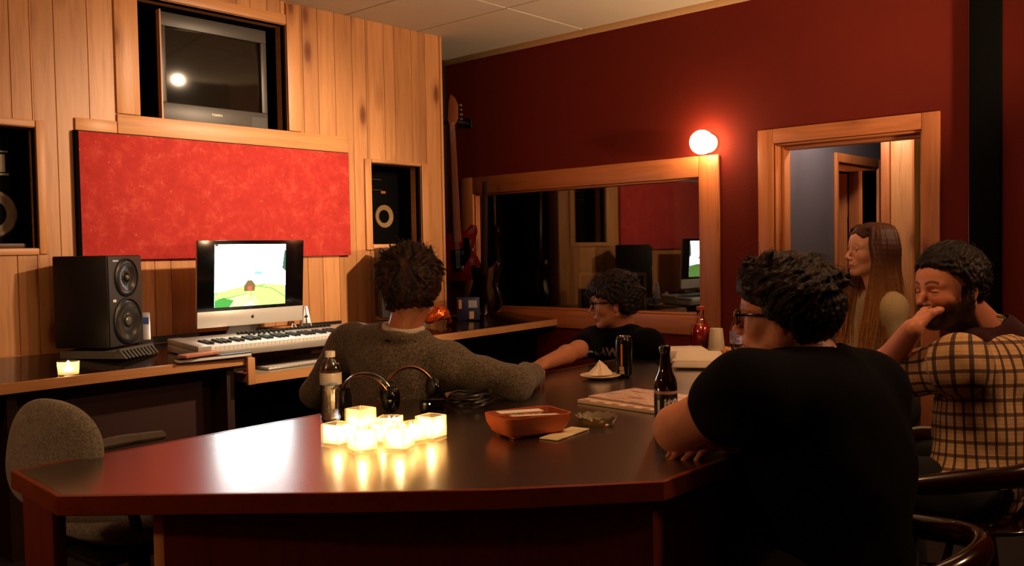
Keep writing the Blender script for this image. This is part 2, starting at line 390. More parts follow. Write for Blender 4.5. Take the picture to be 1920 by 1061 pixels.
for q in [(.935, .975, 0, 1.86), (1.70, 1.775, 0, 1.86), (.975, 1.70, 1.80, 1.86)]:
    struct(MB().box(q[0], q[1], -2.17, -2.151, q[2], q[3]).build('trim_%d' % kk, 'trim_z', bevel=.003)); kk += 1
struct(MB().box(1.70, 1.715, -2.15, -1.95, 0, 1.80).build('trim_%d' % kk, 'trim_z')); kk += 1
struct(MB().box(.975, 1.70, -2.15, -1.95, 1.785, 1.80).build('trim_%d' % kk, 'trim_z')); kk += 1
# open pine door in the far frame, with brass hinge
d1 = thing('pine_door', 'open pine door leaf with a brass hinge, inside the small frame beyond the doorway', 'door', (1.66, -1.95, 0), math.radians(125))
MB().box(0, .6, -.02, .02, .02, 1.77).build('door_leaf', 'trim_z', d1, bevel=.003)
MB().box(-.012, .03, -.028, -.021, 1.45, 1.56).build('hinge', 'brass', d1)
struct(MB().box(.9, 2.6, -.95, -.9, 0, 2.4).build('wall_far', plain('far_room_wall', '1B0D0A', .9)))
# tall pine panel with casing in the hall
pn = thing('pine_partition', 'tall pine partition edge with a casing strip, right side of the lit doorway', 'partition', (.8, -2.64, 0))
MB().box(0, .1, -.07, .075, 0, 2.05).build('panel_board', 'pine_z', pn, bevel=.003)
MB().box(-.015, .1, .076, .13, 0, 2.05).build('casing', 'trim_z', pn, bevel=.004)
MB().box(-.006, -.0005, -.068, -.055, 0, 2.05).build('edge_bead', 'trim_z', pn)
sw = thing('light_switch', 'pale light switch plate on the olive wall strip right of the pine partition', 'light switch', (1.2995, -2.583, 1.578))
MB().box(-.006, 0, -.045, .045, -.065, .065).build('plate', plain('switch_plate', 'B9B98C', .4), sw, bevel=.002)
MB().box(-.012, -.006, -.012, .012, -.02, .02).build('toggle', 'white_plastic', sw, bevel=.001)
# picture-frame like wooden stand in the live room
st = thing('music_stand', 'thin pale wooden frame standing in the dark room behind the window glass', 'frame', (1.5, .06, .83))
MB().box(-.012, .012, -.36, -.335, -.83, .21).box(-.012, .012, .335, .36, -.83, .21).box(-.012, .012, -.335, .335, .185, .21).build('frame_rails', plain('pale_wood_rail', 'C49A58', .5), st, bevel=.003)
MB().box(-.004, .004, -.335, .335, -.3, .185).build('frame_panel', plain('dark_frame_panel', '120A08', .7), st)
# --- red fabric panel
pa = thing('acoustic_panel', 'large bright red fabric acoustic panel on the pine wall above the desk', 'wall panel', (-2.246, 0, 1.238))
MB().box(-.826, .826, -.03, -.001, 0, .636).build('fabric_face', 'red_fabric', pa, bevel=.004)
MB().box(-.842, -.827, -.03, -.001, 0, .636).build('edge_strip', 'matt_black', pa)
MB().box(-.842, .826, -.028, -.001, .637, .64).build('top_strip', 'matt_black', pa)
# --- wall globe lamp
gl = thing('globe_lamp', 'glowing round white glass globe lamp on the red wall above the window corner', 'lamp', (0, -1.76, 1.885))
MB().at((-.0005, 0, 0), (0, -PI/2, 0)).lathe([(.058, 0), (.058, .014), (.045, .022), (.04, .03)]).build('wall_base', plain('white_lamp_base', 'E2D5C0', .4), gl, smooth=True)
MB().sphere((-.098, 0, 0), .073, 32, 20).build('glass_globe', emit('lit_globe_glass', (1, .60, .30), 50), gl, smooth=True)
# ================================================================== FURNITURE
def multi(name, parts, parent=None, bevel=0, smooth=False, loc=None, angle=35):
    """one mesh object out of several (MB, material) pairs"""
    base = MB(); idx = []; mats = []
    for i, (mb_, mt) in enumerate(parts):
        n = len(base.v); base.v += mb_.v; base.f += [tuple(k+n for k in f) for f in mb_.f]; idx += [i]*len(mb_.f)
        mats.append(M[mt] if isinstance(mt, str) else mt)
    me = bpy.data.meshes.new(name); me.from_pydata(base.v, [], base.f)
    me.polygons.foreach_set('material_index', idx)
    for m_ in mats: me.materials.append(m_)
    bm = bmesh.new(); bm.from_mesh(me); bmesh.ops.recalc_face_normals(bm, faces=bm.faces)
    if bevel: bmesh.ops.bevel(bm, geom=[e for e in bm.edges if len(e.link_faces) == 2 and e.calc_face_angle(0) > .5], offset=bevel, segments=2, affect='EDGES', clamp_overlap=True)
    bm.to_mesh(me); bm.free()
    if smooth or bevel:
        me.polygons.foreach_set('use_smooth', [True]*len(me.polygons)); me.set_sharp_from_angle(angle=math.radians(angle))
    return new_obj(name, me, parent, loc)
def inset(poly, d):
    """inward offset of a counter-clockwise polygon"""
    n = len(poly); out = []
    for i in range(n):
        p0, p1, p2 = Vector(poly[i-1]), Vector(poly[i]), Vector(poly[(i+1) % n])
        e1 = (p1-p0).normalized(); e2 = (p2-p1).normalized()
        n1 = Vector((-e1.y, e1.x)); n2 = Vector((-e2.y, e2.x))
        b = (n1+n2); b = b/(b.dot(n1)) if b.length > 1e-6 else n1
        out.append(tuple(p1+b*d))
    return out
def slab(name, poly, z0, z1, top_mat, edge_mat, edge_w, parent):
    """table top: laminate field with a solid wood edging"""
    q = inset(poly, edge_w); n = len(poly); Z = z1 if callable(z1) else (lambda x, y: z1); th = z0
    mb_ = MB()
    mb_.prism(q, lambda x, y: Z(x, y)-th, lambda x, y: Z(x, y))
    mb_.build(name, top_mat, parent)
    e = MB(); vs = []
    for lp in (poly, q):
        for dz_ in (-th-.001, .0008): vs += [(x, y, Z(x, y)+dz_) for x, y in lp]
    fs = []
    for i in range(n):
        j = (i+1) % n; fs += [(i, j, n+j, n+i), (2*n+j, 2*n+i, 3*n+i, 3*n+j), (n+i, n+j, 3*n+j, 3*n+i), (j, i, 2*n+i, 2*n+j)]
    e.raw(vs, fs)
    e.build(name.replace('top', 'edging') if 'top' in name else name+'_edging', edge_mat, parent, bevel=.002, seg=1)
# ---- conference table
TP = [(-4.19, -2.262), (-4.214, -2.589), (-4.03, -2.805), (-3.823, -3.05), (-3.60, -3.29), (-3.333, -3.526), (-3.122, -3.53), (-2.0, -3.52), (-1.55, -3.12), (-.93, -2.80), (-.90, -2.17)]
tb = thing('conference_table', 'large dark brown topped table with reddish wood edge, holding candles and bottles', 'table', (-2.7, -2.8, 0))
TPl = [(x+2.7, y+2.8) for x, y in TP]
slab('table_top', TPl, .042, .75, 'laminate', M['cherry_x'], .014, tb)
def pl_panel(mb_, a, b, t, z0, z1):
    a = Vector(a); b = Vector(b); n = Vector((-(b-a).y, (b-a).x)).normalized()*t
    mb_.hexa([(*a, z0), (*b, z0), (*(b+n), z0), (*(a+n), z0)], [(*a, z1), (*b, z1), (*(b+n), z1), (*(a+n), z1)])
    return mb_
D_ = Vector((.685, -.728)); P0 = Vector((-4.063+2.7, -2.706+2.8)); P1_ = Vector((-3.325+2.7, -3.49+2.8))
m = MB(); pl_panel(m, P0+D_*.0235, P1_, .03, .0, .7065); m.build('front_panel', 'red_wood', tb)
m = MB(); pl_panel(m, P1_+Vector((.002, 0)), (-2.15+2.7, -3.47+2.8), .03, .0, .7065); m.build('side_panel', 'red_wood', tb)
m = MB(); pl_panel(m, P0, P0+D_*.023, .05, 0, .7065); m.build('corner_post', 'oak_z', tb, bevel=.002)
MB().box(-4.19+2.7, -4.16+2.7, -2.50+2.8, -2.33+2.8, 0, .7065).build('leg_panel', 'red_wood', tb, bevel=.003)
MB().box(-1.3+2.7, -1.26+2.7, -2.9+2.8, -2.4+2.8, 0, .7065).build('leg_panel', 'red_wood', tb, bevel=.003)
# ---- studio desk: gently raised towards the wall
def dz(y): return .75 + .05*min(1, max(0, (y+.65)/.65))
dk = thing('studio_desk', 'long dark topped studio desk with pale wood edge along the pine wall', 'desk', (-2, 0, 0))
o2 = 2
left = [(-4.6, -.66), (-2.515, -.625), (-2.515, -.02), (-4.6, -.02)]
mid = [(-2.5145, -.33), (-1.4505, -.33), (-1.4505, -.02), (-2.5145, -.02)]
wing = [(-1.45, -.655), (-.002, -.545), (-.002, -.001), (-.45, -.001), (-.45, -.02), (-1.45, -.02)]
for nm, pl in (('desk_top', left), ('rear_shelf_top', mid), ('wing_top', wing)):
    slab(nm, [(x+o2, y) for x, y in pl], .042, lambda x, y: dz(y), 'desk_top', M['oak_x'], .016, dk)
slab('lower_shelf_top', [(x+o2, y) for x, y in [(-2.513, -.64), (-1.452, -.64), (-1.452, -.1), (-2.513, -.1)]], .045, .657, plain('pale_shelf_laminate', 'BBAE92', .35), M['oak_x'], .016, dk)
MB().box(-2.556+o2, -2.5155+o2, -.652, -.632, .612, .745).build('step_trim', 'oak_z', dk, bevel=.002)
MB().box(-1.45+o2, -1.43+o2, -.652, -.632, .612, .745).build('step_trim', 'oak_z', dk, bevel=.002)
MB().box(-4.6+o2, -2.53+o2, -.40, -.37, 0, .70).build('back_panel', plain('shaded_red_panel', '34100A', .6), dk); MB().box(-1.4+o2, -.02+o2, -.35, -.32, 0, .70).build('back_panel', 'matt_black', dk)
for xx in (-3.62, -2.62, -1.40): MB().box(xx+o2, xx+.04+o2, -.56, -.06, 0, .70).build('support_leg', plain('dark_support', '2A0E0A', .6), dk)
MB().box(-2.50+o2, -1.46+o2, -.05, -.03, 0, .61).build('back_panel', 'matt_black', dk)

# ---- office chair
oc = thing('office_chair', 'empty grey upholstered office chair tucked under the left end of the table', 'chair', (-3.80, -2.08, 0), math.radians(3))
M['chair_fabric'] = cloth('grey_tweed', 'A8A28E', '3A352C', 170, .6)
def cushion(sx, sy, sz, p=2.6, n=28):
    m_ = MB(); vs = []; fs = []
    for i in range(n+1):
        v = -PI/2+PI*i/n
        for k in range(2*n):
            u = 2*PI*k/(2*n)
            def sp(a, e): return math.copysign(abs(a)**e, a)
            vs.append((sx*sp(math.cos(v), .55)*sp(math.cos(u), 2/p), sy*sp(math.cos(v), .55)*sp(math.sin(u), 2/p), sz*sp(math.sin(v), .9)))
    for i in range(n):
        for k in range(2*n): k2 = (k+1) % (2*n); fs.append((i*2*n+k, i*2*n+k2, (i+1)*2*n+k2, (i+1)*2*n+k))
    return m_, vs, fs
m, vs, fs = cushion(.235, .24, .045, 3.2); m.raw([(x, y, z+.53+.02*(x/.23)**2*(1 if x < 0 else -1)) for x, y, z in vs], fs); m.build('seat', 'chair_fabric', oc, smooth=True, angle=80)
m, vs, fs = cushion(.140, .20, .035, 2.3); m.at((-.25, -.015, .745), (math.radians(7), math.radians(-80), 0)).raw([(x, y, z-.5*y*y+.2*x*x) for x, y, z in vs], fs); m.build('backrest', 'chair_fabric', oc, smooth=True, angle=80)
MB().box(-.22, .22, -.22, .22, .47, .488).build('seat_pan', 'black', oc, bevel=.006)
MB().tube([(-.1, 0, .465), (-.24, 0, .47), (-.29, 0, .53), (-.295, 0, .66)], .022, 12, .5).build('back_bar', 'black', oc, smooth=True)
for s in (-1, 1):
    a = MB().tube([(-.04, s*.245, .683), (.08, s*.25, .686), (.22, s*.245, .683)], [.028, .033, .026], 14, .55).build('armrest', plain('arm_pad_%d' % s, '5A5346', .7, bump=.3), oc, smooth=True)
    MB().tube([(.1, s*.2, .475), (.12, s*.26, .49), (.1, s*.262, .58), (-.01, s*.25, .66), (-.09, s*.245, .675), (-.15, s*.25, .62), (-.14, s*.255, .56)], .012, 10, 1.8).build('arm_bracket', 'charcoal', oc, smooth=True)
MB().lathe([(.03, .08), (.03, .47)], 16).build('gas_column', 'dark_metal', oc, smooth=True)
for k_ in range(5):
    a = 2*PI*k_/5
    l_ = MB().tube([(0, 0, .1), (.14*math.cos(a), .14*math.sin(a), .095), (.28*math.cos(a), .28*math.sin(a), .07)], [.03, .024, .018], 10, .7).build('leg', 'black', oc, smooth=True)
    MB().at((.28*math.cos(a), .28*math.sin(a), .028), (PI/2, 0, a)).lathe([(.027, -.02), (.027, .02)], 16).build('caster', 'black', l_, smooth=True)
# ---- dark wooden captain's chairs
M['varnish'] = plain('dark_varnished_wood', '1E0705', .16, coat=.6, noise=.3, nscale=30)
def captain(name, label, loc, rz, rz_h=.62):
    c = thing(name, label, 'chair', loc, rz)    # faces local +Y
    rail = []
    for i in range(25):
        a = PI*(1.0+i/24.0) ; rail.append((.29*math.cos(a), .26*math.sin(a)+.0, rz_h+.02+.05*math.sin(-a)**2))
    rail = [(-.27, .2, rz_h-.01), (-.285, .1, rz_h+.005)]+rail+[(.285, .1, rz_h+.005), (.27, .2, rz_h-.01)]
    MB().tube(rail, [.02]+[.024]*(len(rail)-2)+[.02], 14, 1.3).build('arm_rail', 'varnish', c, smooth=True)
    m_, v_, f_ = cushion(.23, .22, .022, 3); m_.raw([(x, y, z+.44) for x, y, z in v_], f_); m_.build('seat', 'varnish', c, smooth=True, angle=70)
    for i in range(7):
        a = PI*(1.08+.84*i/6.0)
        MB().tube([(.19*math.cos(a), .18*math.sin(a), .45), (.25*math.cos(a), .225*math.sin(a), rz_h-.08), (.285*math.cos(a), .255*math.sin(a), rz_h+.01+.04*math.sin(-a)**2)], [.008, .013, .008], 10).build('spindle', 'varnish', c, smooth=True)
    for sx in (-1, 1):
        for sy in (-1, 1):
            MB().tube([(.17*sx, .16*sy, .44), (.2*sx, .19*sy, .22), (.22*sx, .21*sy, 0.0)], [.016, .022, .013], 12).build('leg', 'varnish', c, smooth=True)
    MB().tube([(-.2, 0, .2), (.2, 0, .2)], .012, 8).tube([(-.2, .19, .2), (-.2, -.19, .2)], .012, 8).tube([(.2, .19, .2), (.2, -.19, .2)], .012, 8).build('stretcher', 'varnish', c, smooth=True)
    return c
captain('captains_chair', 'dark varnished wooden captains chair under the man in the plaid shirt', (-2.08, -3.74, 0), math.radians(34), .59)
captain('captains_chair', 'dark varnished wooden chair under the large man in black', (-2.86, -3.76, 0), math.radians(6), .50)

# ================================================================== ELECTRONICS
def driver(m_, r, depth, z0, cx=0, seg=40):
    pass
def speaker(name, label, loc, rz, W=.27, Hh=.43, D=.28, logo=True, cone='grey_cone', group=None):
    s = thing(name, label, 'speaker', loc, rz)   # front faces local -Y, origin at bottom centre front
    MB().box(-W/2, W/2, 0, D, 0, Hh).build('cabinet', 'black', s, bevel=.006)
    MB().box(-W/2+.004, W/2-.004, -.007, -.0005, .004, Hh-.004).build('baffle', plain('speaker_baffle', '3A3634', .45), s, bevel=.003)
    def drv(nm, r, zc, dome):
        m1 = MB().at((0, -.008, zc), (PI/2, 0, 0)).lathe([(r*1.10, 0), (r*1.10, .006), (r*1.03, .010), (r*.98, .004), (r*.98, 0)], 48, True)
        o = m1.build(nm+'_ring', 'black', s, smooth=True)
        n = nm
        m2 = MB().at((0, -.009, zc), (PI/2, 0, 0)).lathe([(r*.97, .004), (r*.90, .008), (r*.82, .003), (r*.5, -.001), (r*.30, .0005), (r*.29, .001)], 48, False)
        M.setdefault('grey_cone', plain('speaker_cone', '2A2826', .2, spec=1.0)); m2.build(nm, cone, s, smooth=True, angle=80)
        MB().sphere((0, -.011, zc), (dome, .012, dome), 20, 12).build(nm+'_dome', plain('dust_cap', '6A6860', .2, .4), s, smooth=True)
    drv('woofer', .100, .118, .024); drv('tweeter', .083, .325, .014)
    if logo:
        MB().box(-.10, -.055, -.0085, -.0072, Hh-.03, Hh-.022).build('name_plate', 'silver', s)
        MB().box(-.106, -.082, -.0085, -.0072, .212, .224).build('indicator', plain('pale_indicator', 'E8E8E0', .4), s)
    return s
SP = math.radians(32)
def pad(label, loc, rz):
    p = thing('speaker_pad', label, 'speaker pad', loc, rz)
    M.setdefault('foam', plain('grey_foam', '57534D', .8, bump=.3))
    m_ = MB().box(-.15, .12, -.03, .26, 0, .034)
    m_.build('foam_base', 'foam', p)
    m_ = MB()
    for i in range(10):
        x = -.145+i*.0285; m_.hexa([(x, -.075, 0), (x+.013, -.075, 0), (x+.013, -.0305, 0), (x, -.0305, 0)], [(x, -.045, .034), (x+.013, -.045, .034), (x+.013, -.0305, .034), (x, -.0305, .034)])
    m_.box(-.15, .12, -.046, -.0305, .0345, .045)
    m_.build('slotted_front', 'foam', p)
    return p
# left speaker: front-left corner near (-3.12,-.40), toed in
cL = Vector((-3.12, -.40)) + Vector((math.cos(SP), math.sin(SP)))*.135
speaker('studio_monitor_speaker', 'black studio monitor speaker standing left of the computer, two cones facing right', (cL.x, cL.y, .83), SP)
pad('grey slotted foam pad under the left monitor speaker', (cL.x+.012, cL.y-.006, dz(-.3)+.006), SP)
cR = Vector((-1.43, -.32)) + Vector((math.cos(SP), -math.sin(SP)))*.135
speaker('studio_monitor_speaker', 'dark studio monitor speaker mostly hidden behind the head of the man in grey sweater', (cR.x, cR.y, .85), -SP)
pad('grey foam pad under the right monitor speaker', (cR.x, cR.y, dz(-.3)+.012), -SP)
# niche speakers
def niche_speaker(label, x0, x1, y, z0, z1, rings):
    s = thing('niche_speaker', label, 'speaker', ((x0+x1)/2, y, z0)); W = x1-x0
    MB().box(-W/2, W/2, 0, .3, 0, z1-z0).build('cabinet', plain('niche_speaker_box', '050404', .8, spec=.1), s, bevel=.004)
    for nm, cx, cz, r, mt in rings:
        MB().at((cx, -.001, cz), (PI/2, 0, 0)).lathe([(r, 0), (r, .008), (r*.92, .012), (r*.80, .004), (r*.60, .001), (r*.58, .0012)], 40, False).build(nm, mt, s, smooth=True, angle=80)
        MB().at((cx, -.001, cz), (PI/2, 0, 0)).lathe([(0.001, .002), (r*.5, .003), (r*.58, .0012)], 40, False).build(nm+'_centre', 'matt_black', s, smooth=True)
    return s
M['tan_cone'] = plain('tan_cone', '9A7A50', .6); M['paper_cone'] = plain('dim_paper_cone', '5A4630', .6)
s = niche_speaker('dark speaker with pale ring cone in the niche right of the red panel', -1.20, -.82, .2, 1.307, 1.80, [('woofer', .235-.18, .19, .078, 'tan_cone')])
MB().box(-.18, .03, -.012, -.001, .365, .37).build('shelf_line', 'charcoal', s); MB().box(-.18, .03, -.012, -.001, .435, .44).build('shelf_line', 'charcoal', s)
MB().box(.03, .07, -.006, -.001, .345, .362).build('badge', plain('orange_badge', 'A8622C', .5), s)
s = niche_speaker('dark speaker in the niche cut off by the left edge of the photo', -3.75, -3.325, .16, 1.304, 1.86, [('woofer', .125, .165, .115, 'paper_cone')])
MB().box(-.1, .205, -.012, -.001, .35, .36).build('ledge', plain('olive_ledge', '6A6248', .5), s); MB().box(-.1, .205, -.012, -.001, .46, .468).build('ledge', plain('dim_ledge', '4A4A44', .5), s)
MB().box(.14, .19, -.014, -.001, .365, .45).build('tweeter_frame', plain('ochre_frame', '6E5A34', .5), s)
MB().box(-.1, .24, -.10, -.001, .0, .022).build('tray', plain('tray_wood', '5A3820', .5), s, bevel=.004)
# ---- CRT television
tv = thing('television', 'old black tube television set in the high pine niche with lamp reflections on its screen', 'television', (-2.268, .06, 1.9815))
W, Hh = .66, .58
m = MB(); m.box(-W/2, W/2, .03, .10, 0, Hh).hexa([(-W/2+.01, .1001, .01), (W/2-.01, .1001, .01), (W/2-.12, .5, .1), (-W/2+.12, .5, .1)], [(-W/2+.01, .1001, Hh-.01), (W/2-.01, .1001, Hh-.01), (W/2-.12, .5, Hh-.08), (-W/2+.12, .5, Hh-.08)])
m.build('rear_shell', 'black', tv, bevel=.006)
SX0, SX1, SZ0, SZ1 = -.292, .292, .098, .505
m = MB(); yf, yb = 0, .0295
m.box(-W/2, W/2, yf, yb, 0, SZ0).box(-W/2, W/2, yf, yb, SZ1, Hh).box(-W/2, SX0, yf, yb, SZ0, SZ1).box(SX1, W/2, yf, yb, SZ0, SZ1)
m.build('front_bezel', plain('tv_bezel', '44413D', .42), tv, bevel=.004)
m = MB(); N = 24; vs = []; fs = []
for i in range(N+1):
    for j in range(N+1):
        u, v = i/N*2-1, j/N*2-1; vs.append(((SX0+SX1)/2+u*(SX1-SX0)/2, .003+.022*(u*u*.6+v*v*.4), (SZ0+SZ1)/2+v*(SZ1-SZ0)/2))
for i in range(N):
    for j in range(N): a = i*(N+1)+j; fs.append((a, a+1, a+N+2, a+N+1))
m.raw(vs, fs).build('screen', plain('tube_glass', '1A1611', .07, spec=.6), tv, smooth=True, angle=90)
text_mesh('TOSHIBA', .016, plain('pale_logo', 'E8DCC0', .4), 'logo', tv, (0, -.0015, .055), (PI/2, 0, 0), bold=.0006)
MB().box(.09, .155, -.0012, -.0002, .018, .021).box(.09, .093, -.0012, -.0002, .008, .018).box(.152, .155, -.0012, -.0002, .008, .018).build('panel_mark', 'black', tv)
MB().box(.22, .32, -.0012, -.0002, .01, .07).build('speaker_grille', 'charcoal', tv)
nb = MB().box(-2.612, -2.604, .02, .055, 1.981, 2.56); struct(nb.build('trim_99', 'pine_z'))
# ---- all-in-one computer
XC = -2.30; cp = thing('desktop_computer', 'aluminium all-in-one computer with a bright cartoon picture on its black bordered screen', 'computer', (XC, -.27, dz(-.2)), math.radians(2), rot=(math.radians(3.8), 0, math.radians(1)))
z0 = .095; BW, BH = .65, .452
m = MB(); m.hexa([(-BW/2, -.012, z0), (BW/2, -.012, z0), (BW/2, .006, z0), (-BW/2, .006, z0)], [(-BW/2, -.012, z0+BH), (BW/2, -.012, z0+BH), (BW/2, .006, z0+BH), (-BW/2, .006, z0+BH)])
m.build('body', plain('aluminium', 'BDB9B4', .3, .9), cp, bevel=.005)
MB().box(-BW/2+.001, BW/2-.001, -.0150, -.0125, z0, z0+.083).build('chin', plain('bright_aluminium', 'D8D4CC', .32, .35), cp, bevel=.001)
MB().box(-BW/2+.001, BW/2-.001, -.0150, -.0125, z0+.0835, z0+BH-.001).build('screen_glass', 'black_gloss', cp, bevel=.001)
px0, px1, pz0, pz1 = -.228, .205, z0+.102, z0+.430
def P(u, v): return (px0+(px1-px0)*u, 0, pz0+(pz1-pz0)*v)
def flat(poly, y): 
    m_ = MB(); n_ = len(poly); m_.raw([(P(u, v)[0], y, P(u, v)[2]) for u, v in poly]+[(P(u, v)[0], y+.00015, P(u, v)[2]) for u, v in poly], [tuple(range(n_)), tuple(range(2*n_-1, n_-1, -1))]+[(i, (i+1) % n_, n_+(i+1) % n_, n_+i) for i in range(n_)]); return m_
def stroke(pts, wd, y):
    m_ = MB()
    for a, b in zip(pts[:-1], pts[1:]):
        a, b = Vector(a), Vector(b); n_ = Vector((-(b-a).y, (b-a).x)).normalized()*wd
        q_ = [a-n_, b-n_, b+n_, a+n_]; f_ = flat([tuple(v) for v in q_], y); k0 = len(m_.v); m_.v += f_.v; m_.f += [tuple(i+k0 for i in f) for f in f_.f]
    return m_
hill = [(0, 0), (1, 0), (1, .31)]+[(1-i/16, .31+.06*math.sin(i/16*PI*1.2)-.05*(i/16)) for i in range(1, 16)]+[(0, .24)]
arc = lambda pts: pts
multi('screen_picture', [
    (flat([(0, 0), (1, 0), (1, 1), (0, 1)], -.0156), emit('screen_white', (.88, .97, 1.0), 13.0)),
    (flat(hill, -.0160), emit('screen_green', (.30, .75, .16), 1.6)),
    (flat([(.15, .0), (.62, .0), (.55, .17), (.38, .2), (.22, .14)], -.0162), emit('screen_light_green', (.55, .95, .35), 1.2)),
    (flat([(0, 0), (.2, 0), (.26, .10), (.12, .15), (0, .10)], -.0163), emit('screen_dark_green', (.04, .33, .06), .9)),
    (flat([(.38, 0), (.55, 0), (.5, .06), (.43, .06)], -.0164), emit('screen_pale', (1, .9, .6), 1.2)),
    (stroke([(0, .12), (.2, .15), (.44, .2)], .004, -.0165), emit('screen_line', (.02, .12, .03), .5)),
    (stroke([(.55, .31), (.64, .32), (.78, .38), (.93, .39)], .004, -.0165), emit('screen_line_b', (.05, .06, .03), .4)),
    (stroke([(.62, .31), (.8, .27), (1, .12)], .004, -.0165), emit('screen_line_c', (.05, .1, .03), .4)),
    (stroke([(.9, .4), (.88, .5)], .004, -.0165), emit('screen_line_d', (.05, .1, .03), .4)),
    (stroke([(.02, .2), (.06, .34), (.12, .38)], .003, -.0165), emit('screen_line_e', (.1, .4, .05), .5)),
    (stroke([(.5, .2), (.48, .1), (.40, .02)], .003, -.0165), emit('screen_line_f', (.1, .3, .05), .5)),
    (stroke([(.5, .2), (.53, .08), (.6, .02)], .003, -.0165), emit('screen_line_g', (.1, .3, .05), .5)),
    (flat([(.40, .24), (.55, .24), (.56, .34), (.51, .42), (.45, .42), (.40, .33)], -.0166), emit('screen_brown', (.16, .12, .05), .6)),
    (flat([(.45, .25), (.51, .25), (.51, .32), (.45, .32)], -.0167), emit('screen_red', (.5, .12, .08), .6)),
    (flat([(.54, .52), (.62, .50), (.68, .53), (.62, .56), (.55, .56)], -.0166), emit('screen_blue', (.15, .62, .95), 1.2)),
    (flat([(.08, .54), (.12, .54), (.12, .58), (.08, .58)], -.0166), emit('screen_yellow', (.95, .85, .45), 1.3)),
    (flat([(.95, .6), (1, .55), (1, .9), (.98, .9)], -.0166), emit('screen_teal', (.02, .12, .10), .6)),
    (flat([(0, .97), (.06, .97), (.04, 1), (0, 1)], -.0166), emit('screen_black', (.02, .02, .02), .3)),
], cp)
# chin logo: bitten apple shape with a leaf
m = MB(); pts = []
for i in range(40):
    a = 2*PI*i/40; r = .0085*(1+.10*math.cos(2*a)); x, z = r*math.cos(a), r*1.08*math.sin(a)
    if (x-.0105)**2+(z-.001)**2 < .0042**2: x = .0105-math.sqrt(max(0, .0042**2-(z-.001)**2))
    pts.append((x, z))
m.raw([(x, -.0158, z) for x, z in pts]+[(x, -.0151, z) for x, z in pts], [tuple(range(40)), tuple(range(79, 39, -1))]+[(i, (i+1) % 40, 40+(i+1) % 40, 40+i) for i in range(40)])
m.raw([(-.001, -.0158, .0105), (.001, -.0158, .014), (.0045, -.0158, .0155), (.003, -.0158, .012)], [(0, 1, 2, 3)])
m.at((0, 0, 0)); lo = m.build('logo', 'black', cp, loc=(0, 0, z0+.042))
m = MB(); m.hexa([(-.095, -.01, .0), (.095, -.01, .0), (.095, .16, .0), (-.095, .16, .0)], [(-.095, -.008, .006), (.095, -.008, .006), (.095, .158, .006), (-.095, .158, .006)])
m.hexa([(-.09, .12, .006), (.09, .12, .006), (.09, .132, .006), (-.09, .132, .006)], [(-.09, .006, .16), (.09, .006, .16), (.09, .018, .16), (-.09, .018, .16)])
m.build('stand', 'silver', cp, bevel=.002)
# ---- piano-style controller keyboard
kbX0, kbX1 = -2.79, -1.60; kbt = thing('midi_keyboard', 'long silver music keyboard with black and white keys in front of the computer', 'keyboard', (kbX0, -.60, dz(-.6)+.004), rot=(math.radians(4.4), 0, 0))
L_ = kbX1-kbX0
M['kb_silver'] = plain('keyboard_silver', 'B4AFA6', .35, .3)
MB().box(0, L_, 0, .30, 0, .035).build('case', 'kb_silver', kbt, bevel=.004)
MB().box(0, .07, 0, .30, .0352, .062).box(L_-.04, L_, 0, .30, .0352, .062).box(.0705, L_-.0405, .165, .30, .0352, .060).build('control_deck', 'kb_silver', kbt, bevel=.003)
m = MB(); mbk = MB(); nk = 45; kw = (L_-.0705-.0405)/nk
for i in range(nk):
    x0_ = .0705+i*kw; m.box(x0_+.0006, x0_+kw-.0006, .006, .164, .0352, .054)
    if i % 7 in (0, 1, 3, 4, 5): mbk.box(x0_+kw-.006, x0_+kw+.006, .07, .164, .0545, .066)
wk = m.build('white_keys', 'white_plastic', kbt, bevel=.001, seg=1); mbk.build('black_keys', 'black', wk, bevel=.001, seg=1)
m = MB()
for i in range(24): m.box(.36+i*.025, .375+i*.025, .24, .262, .0601, .072)
m2 = MB()
for i in range(8): m2.at((.4+i*.03, .205, .0601)).lathe([(.007, 0), (.006, .014)], 14)
m2.build('control_knobs', 'black', kbt, smooth=True)
m.build('control_buttons', 'black', kbt, bevel=.001, seg=1)
# small computer keyboard, mouse and marker on the lower shelf
t = thing('computer_keyboard', 'slim white computer keyboard on the pale lower shelf of the desk', 'keyboard', (-2.18, -.49, .6605), math.radians(4))
MB().box(-.21, .21, -.06, .06, 0, .009).build('case', 'silver', t, bevel=.003)
m = MB()
for r_ in range(5):
    for c_ in range(15): m.box(-.2+c_*.0268, -.2+c_*.0268+.0235, -.054+r_*.0218, -.054+r_*.0218+.0188, .0092, .0125)
m.build('keys', 'white_plastic', t, bevel=.0008, seg=1)
t = MB().sphere((0, 0, 0), (.055, .032, .018), 24, 14).build('computer_mouse', 'black', smooth=True, loc=(-1.93, -.53, .676)); tag(t, 'black computer mouse at right end of the white keyboard', 'mouse')
t = thing('marker_pen', 'small white marker with red cap on the lower desk shelf', 'pen', (-2.475, -.52, .668), math.radians(25))
MB().at((0, 0, 0), (0, PI/2, 0)).lathe([(.009, -.0), (.009, .05)], 14).build('barrel', 'white_plastic', t, smooth=True); MB().at((0, 0, 0), (0, PI/2, 0)).lathe([(.0098, -.03), (.0098, -.0005)], 14).build('cap', plain('red_cap', 'C01F1A', .4), t, smooth=True)
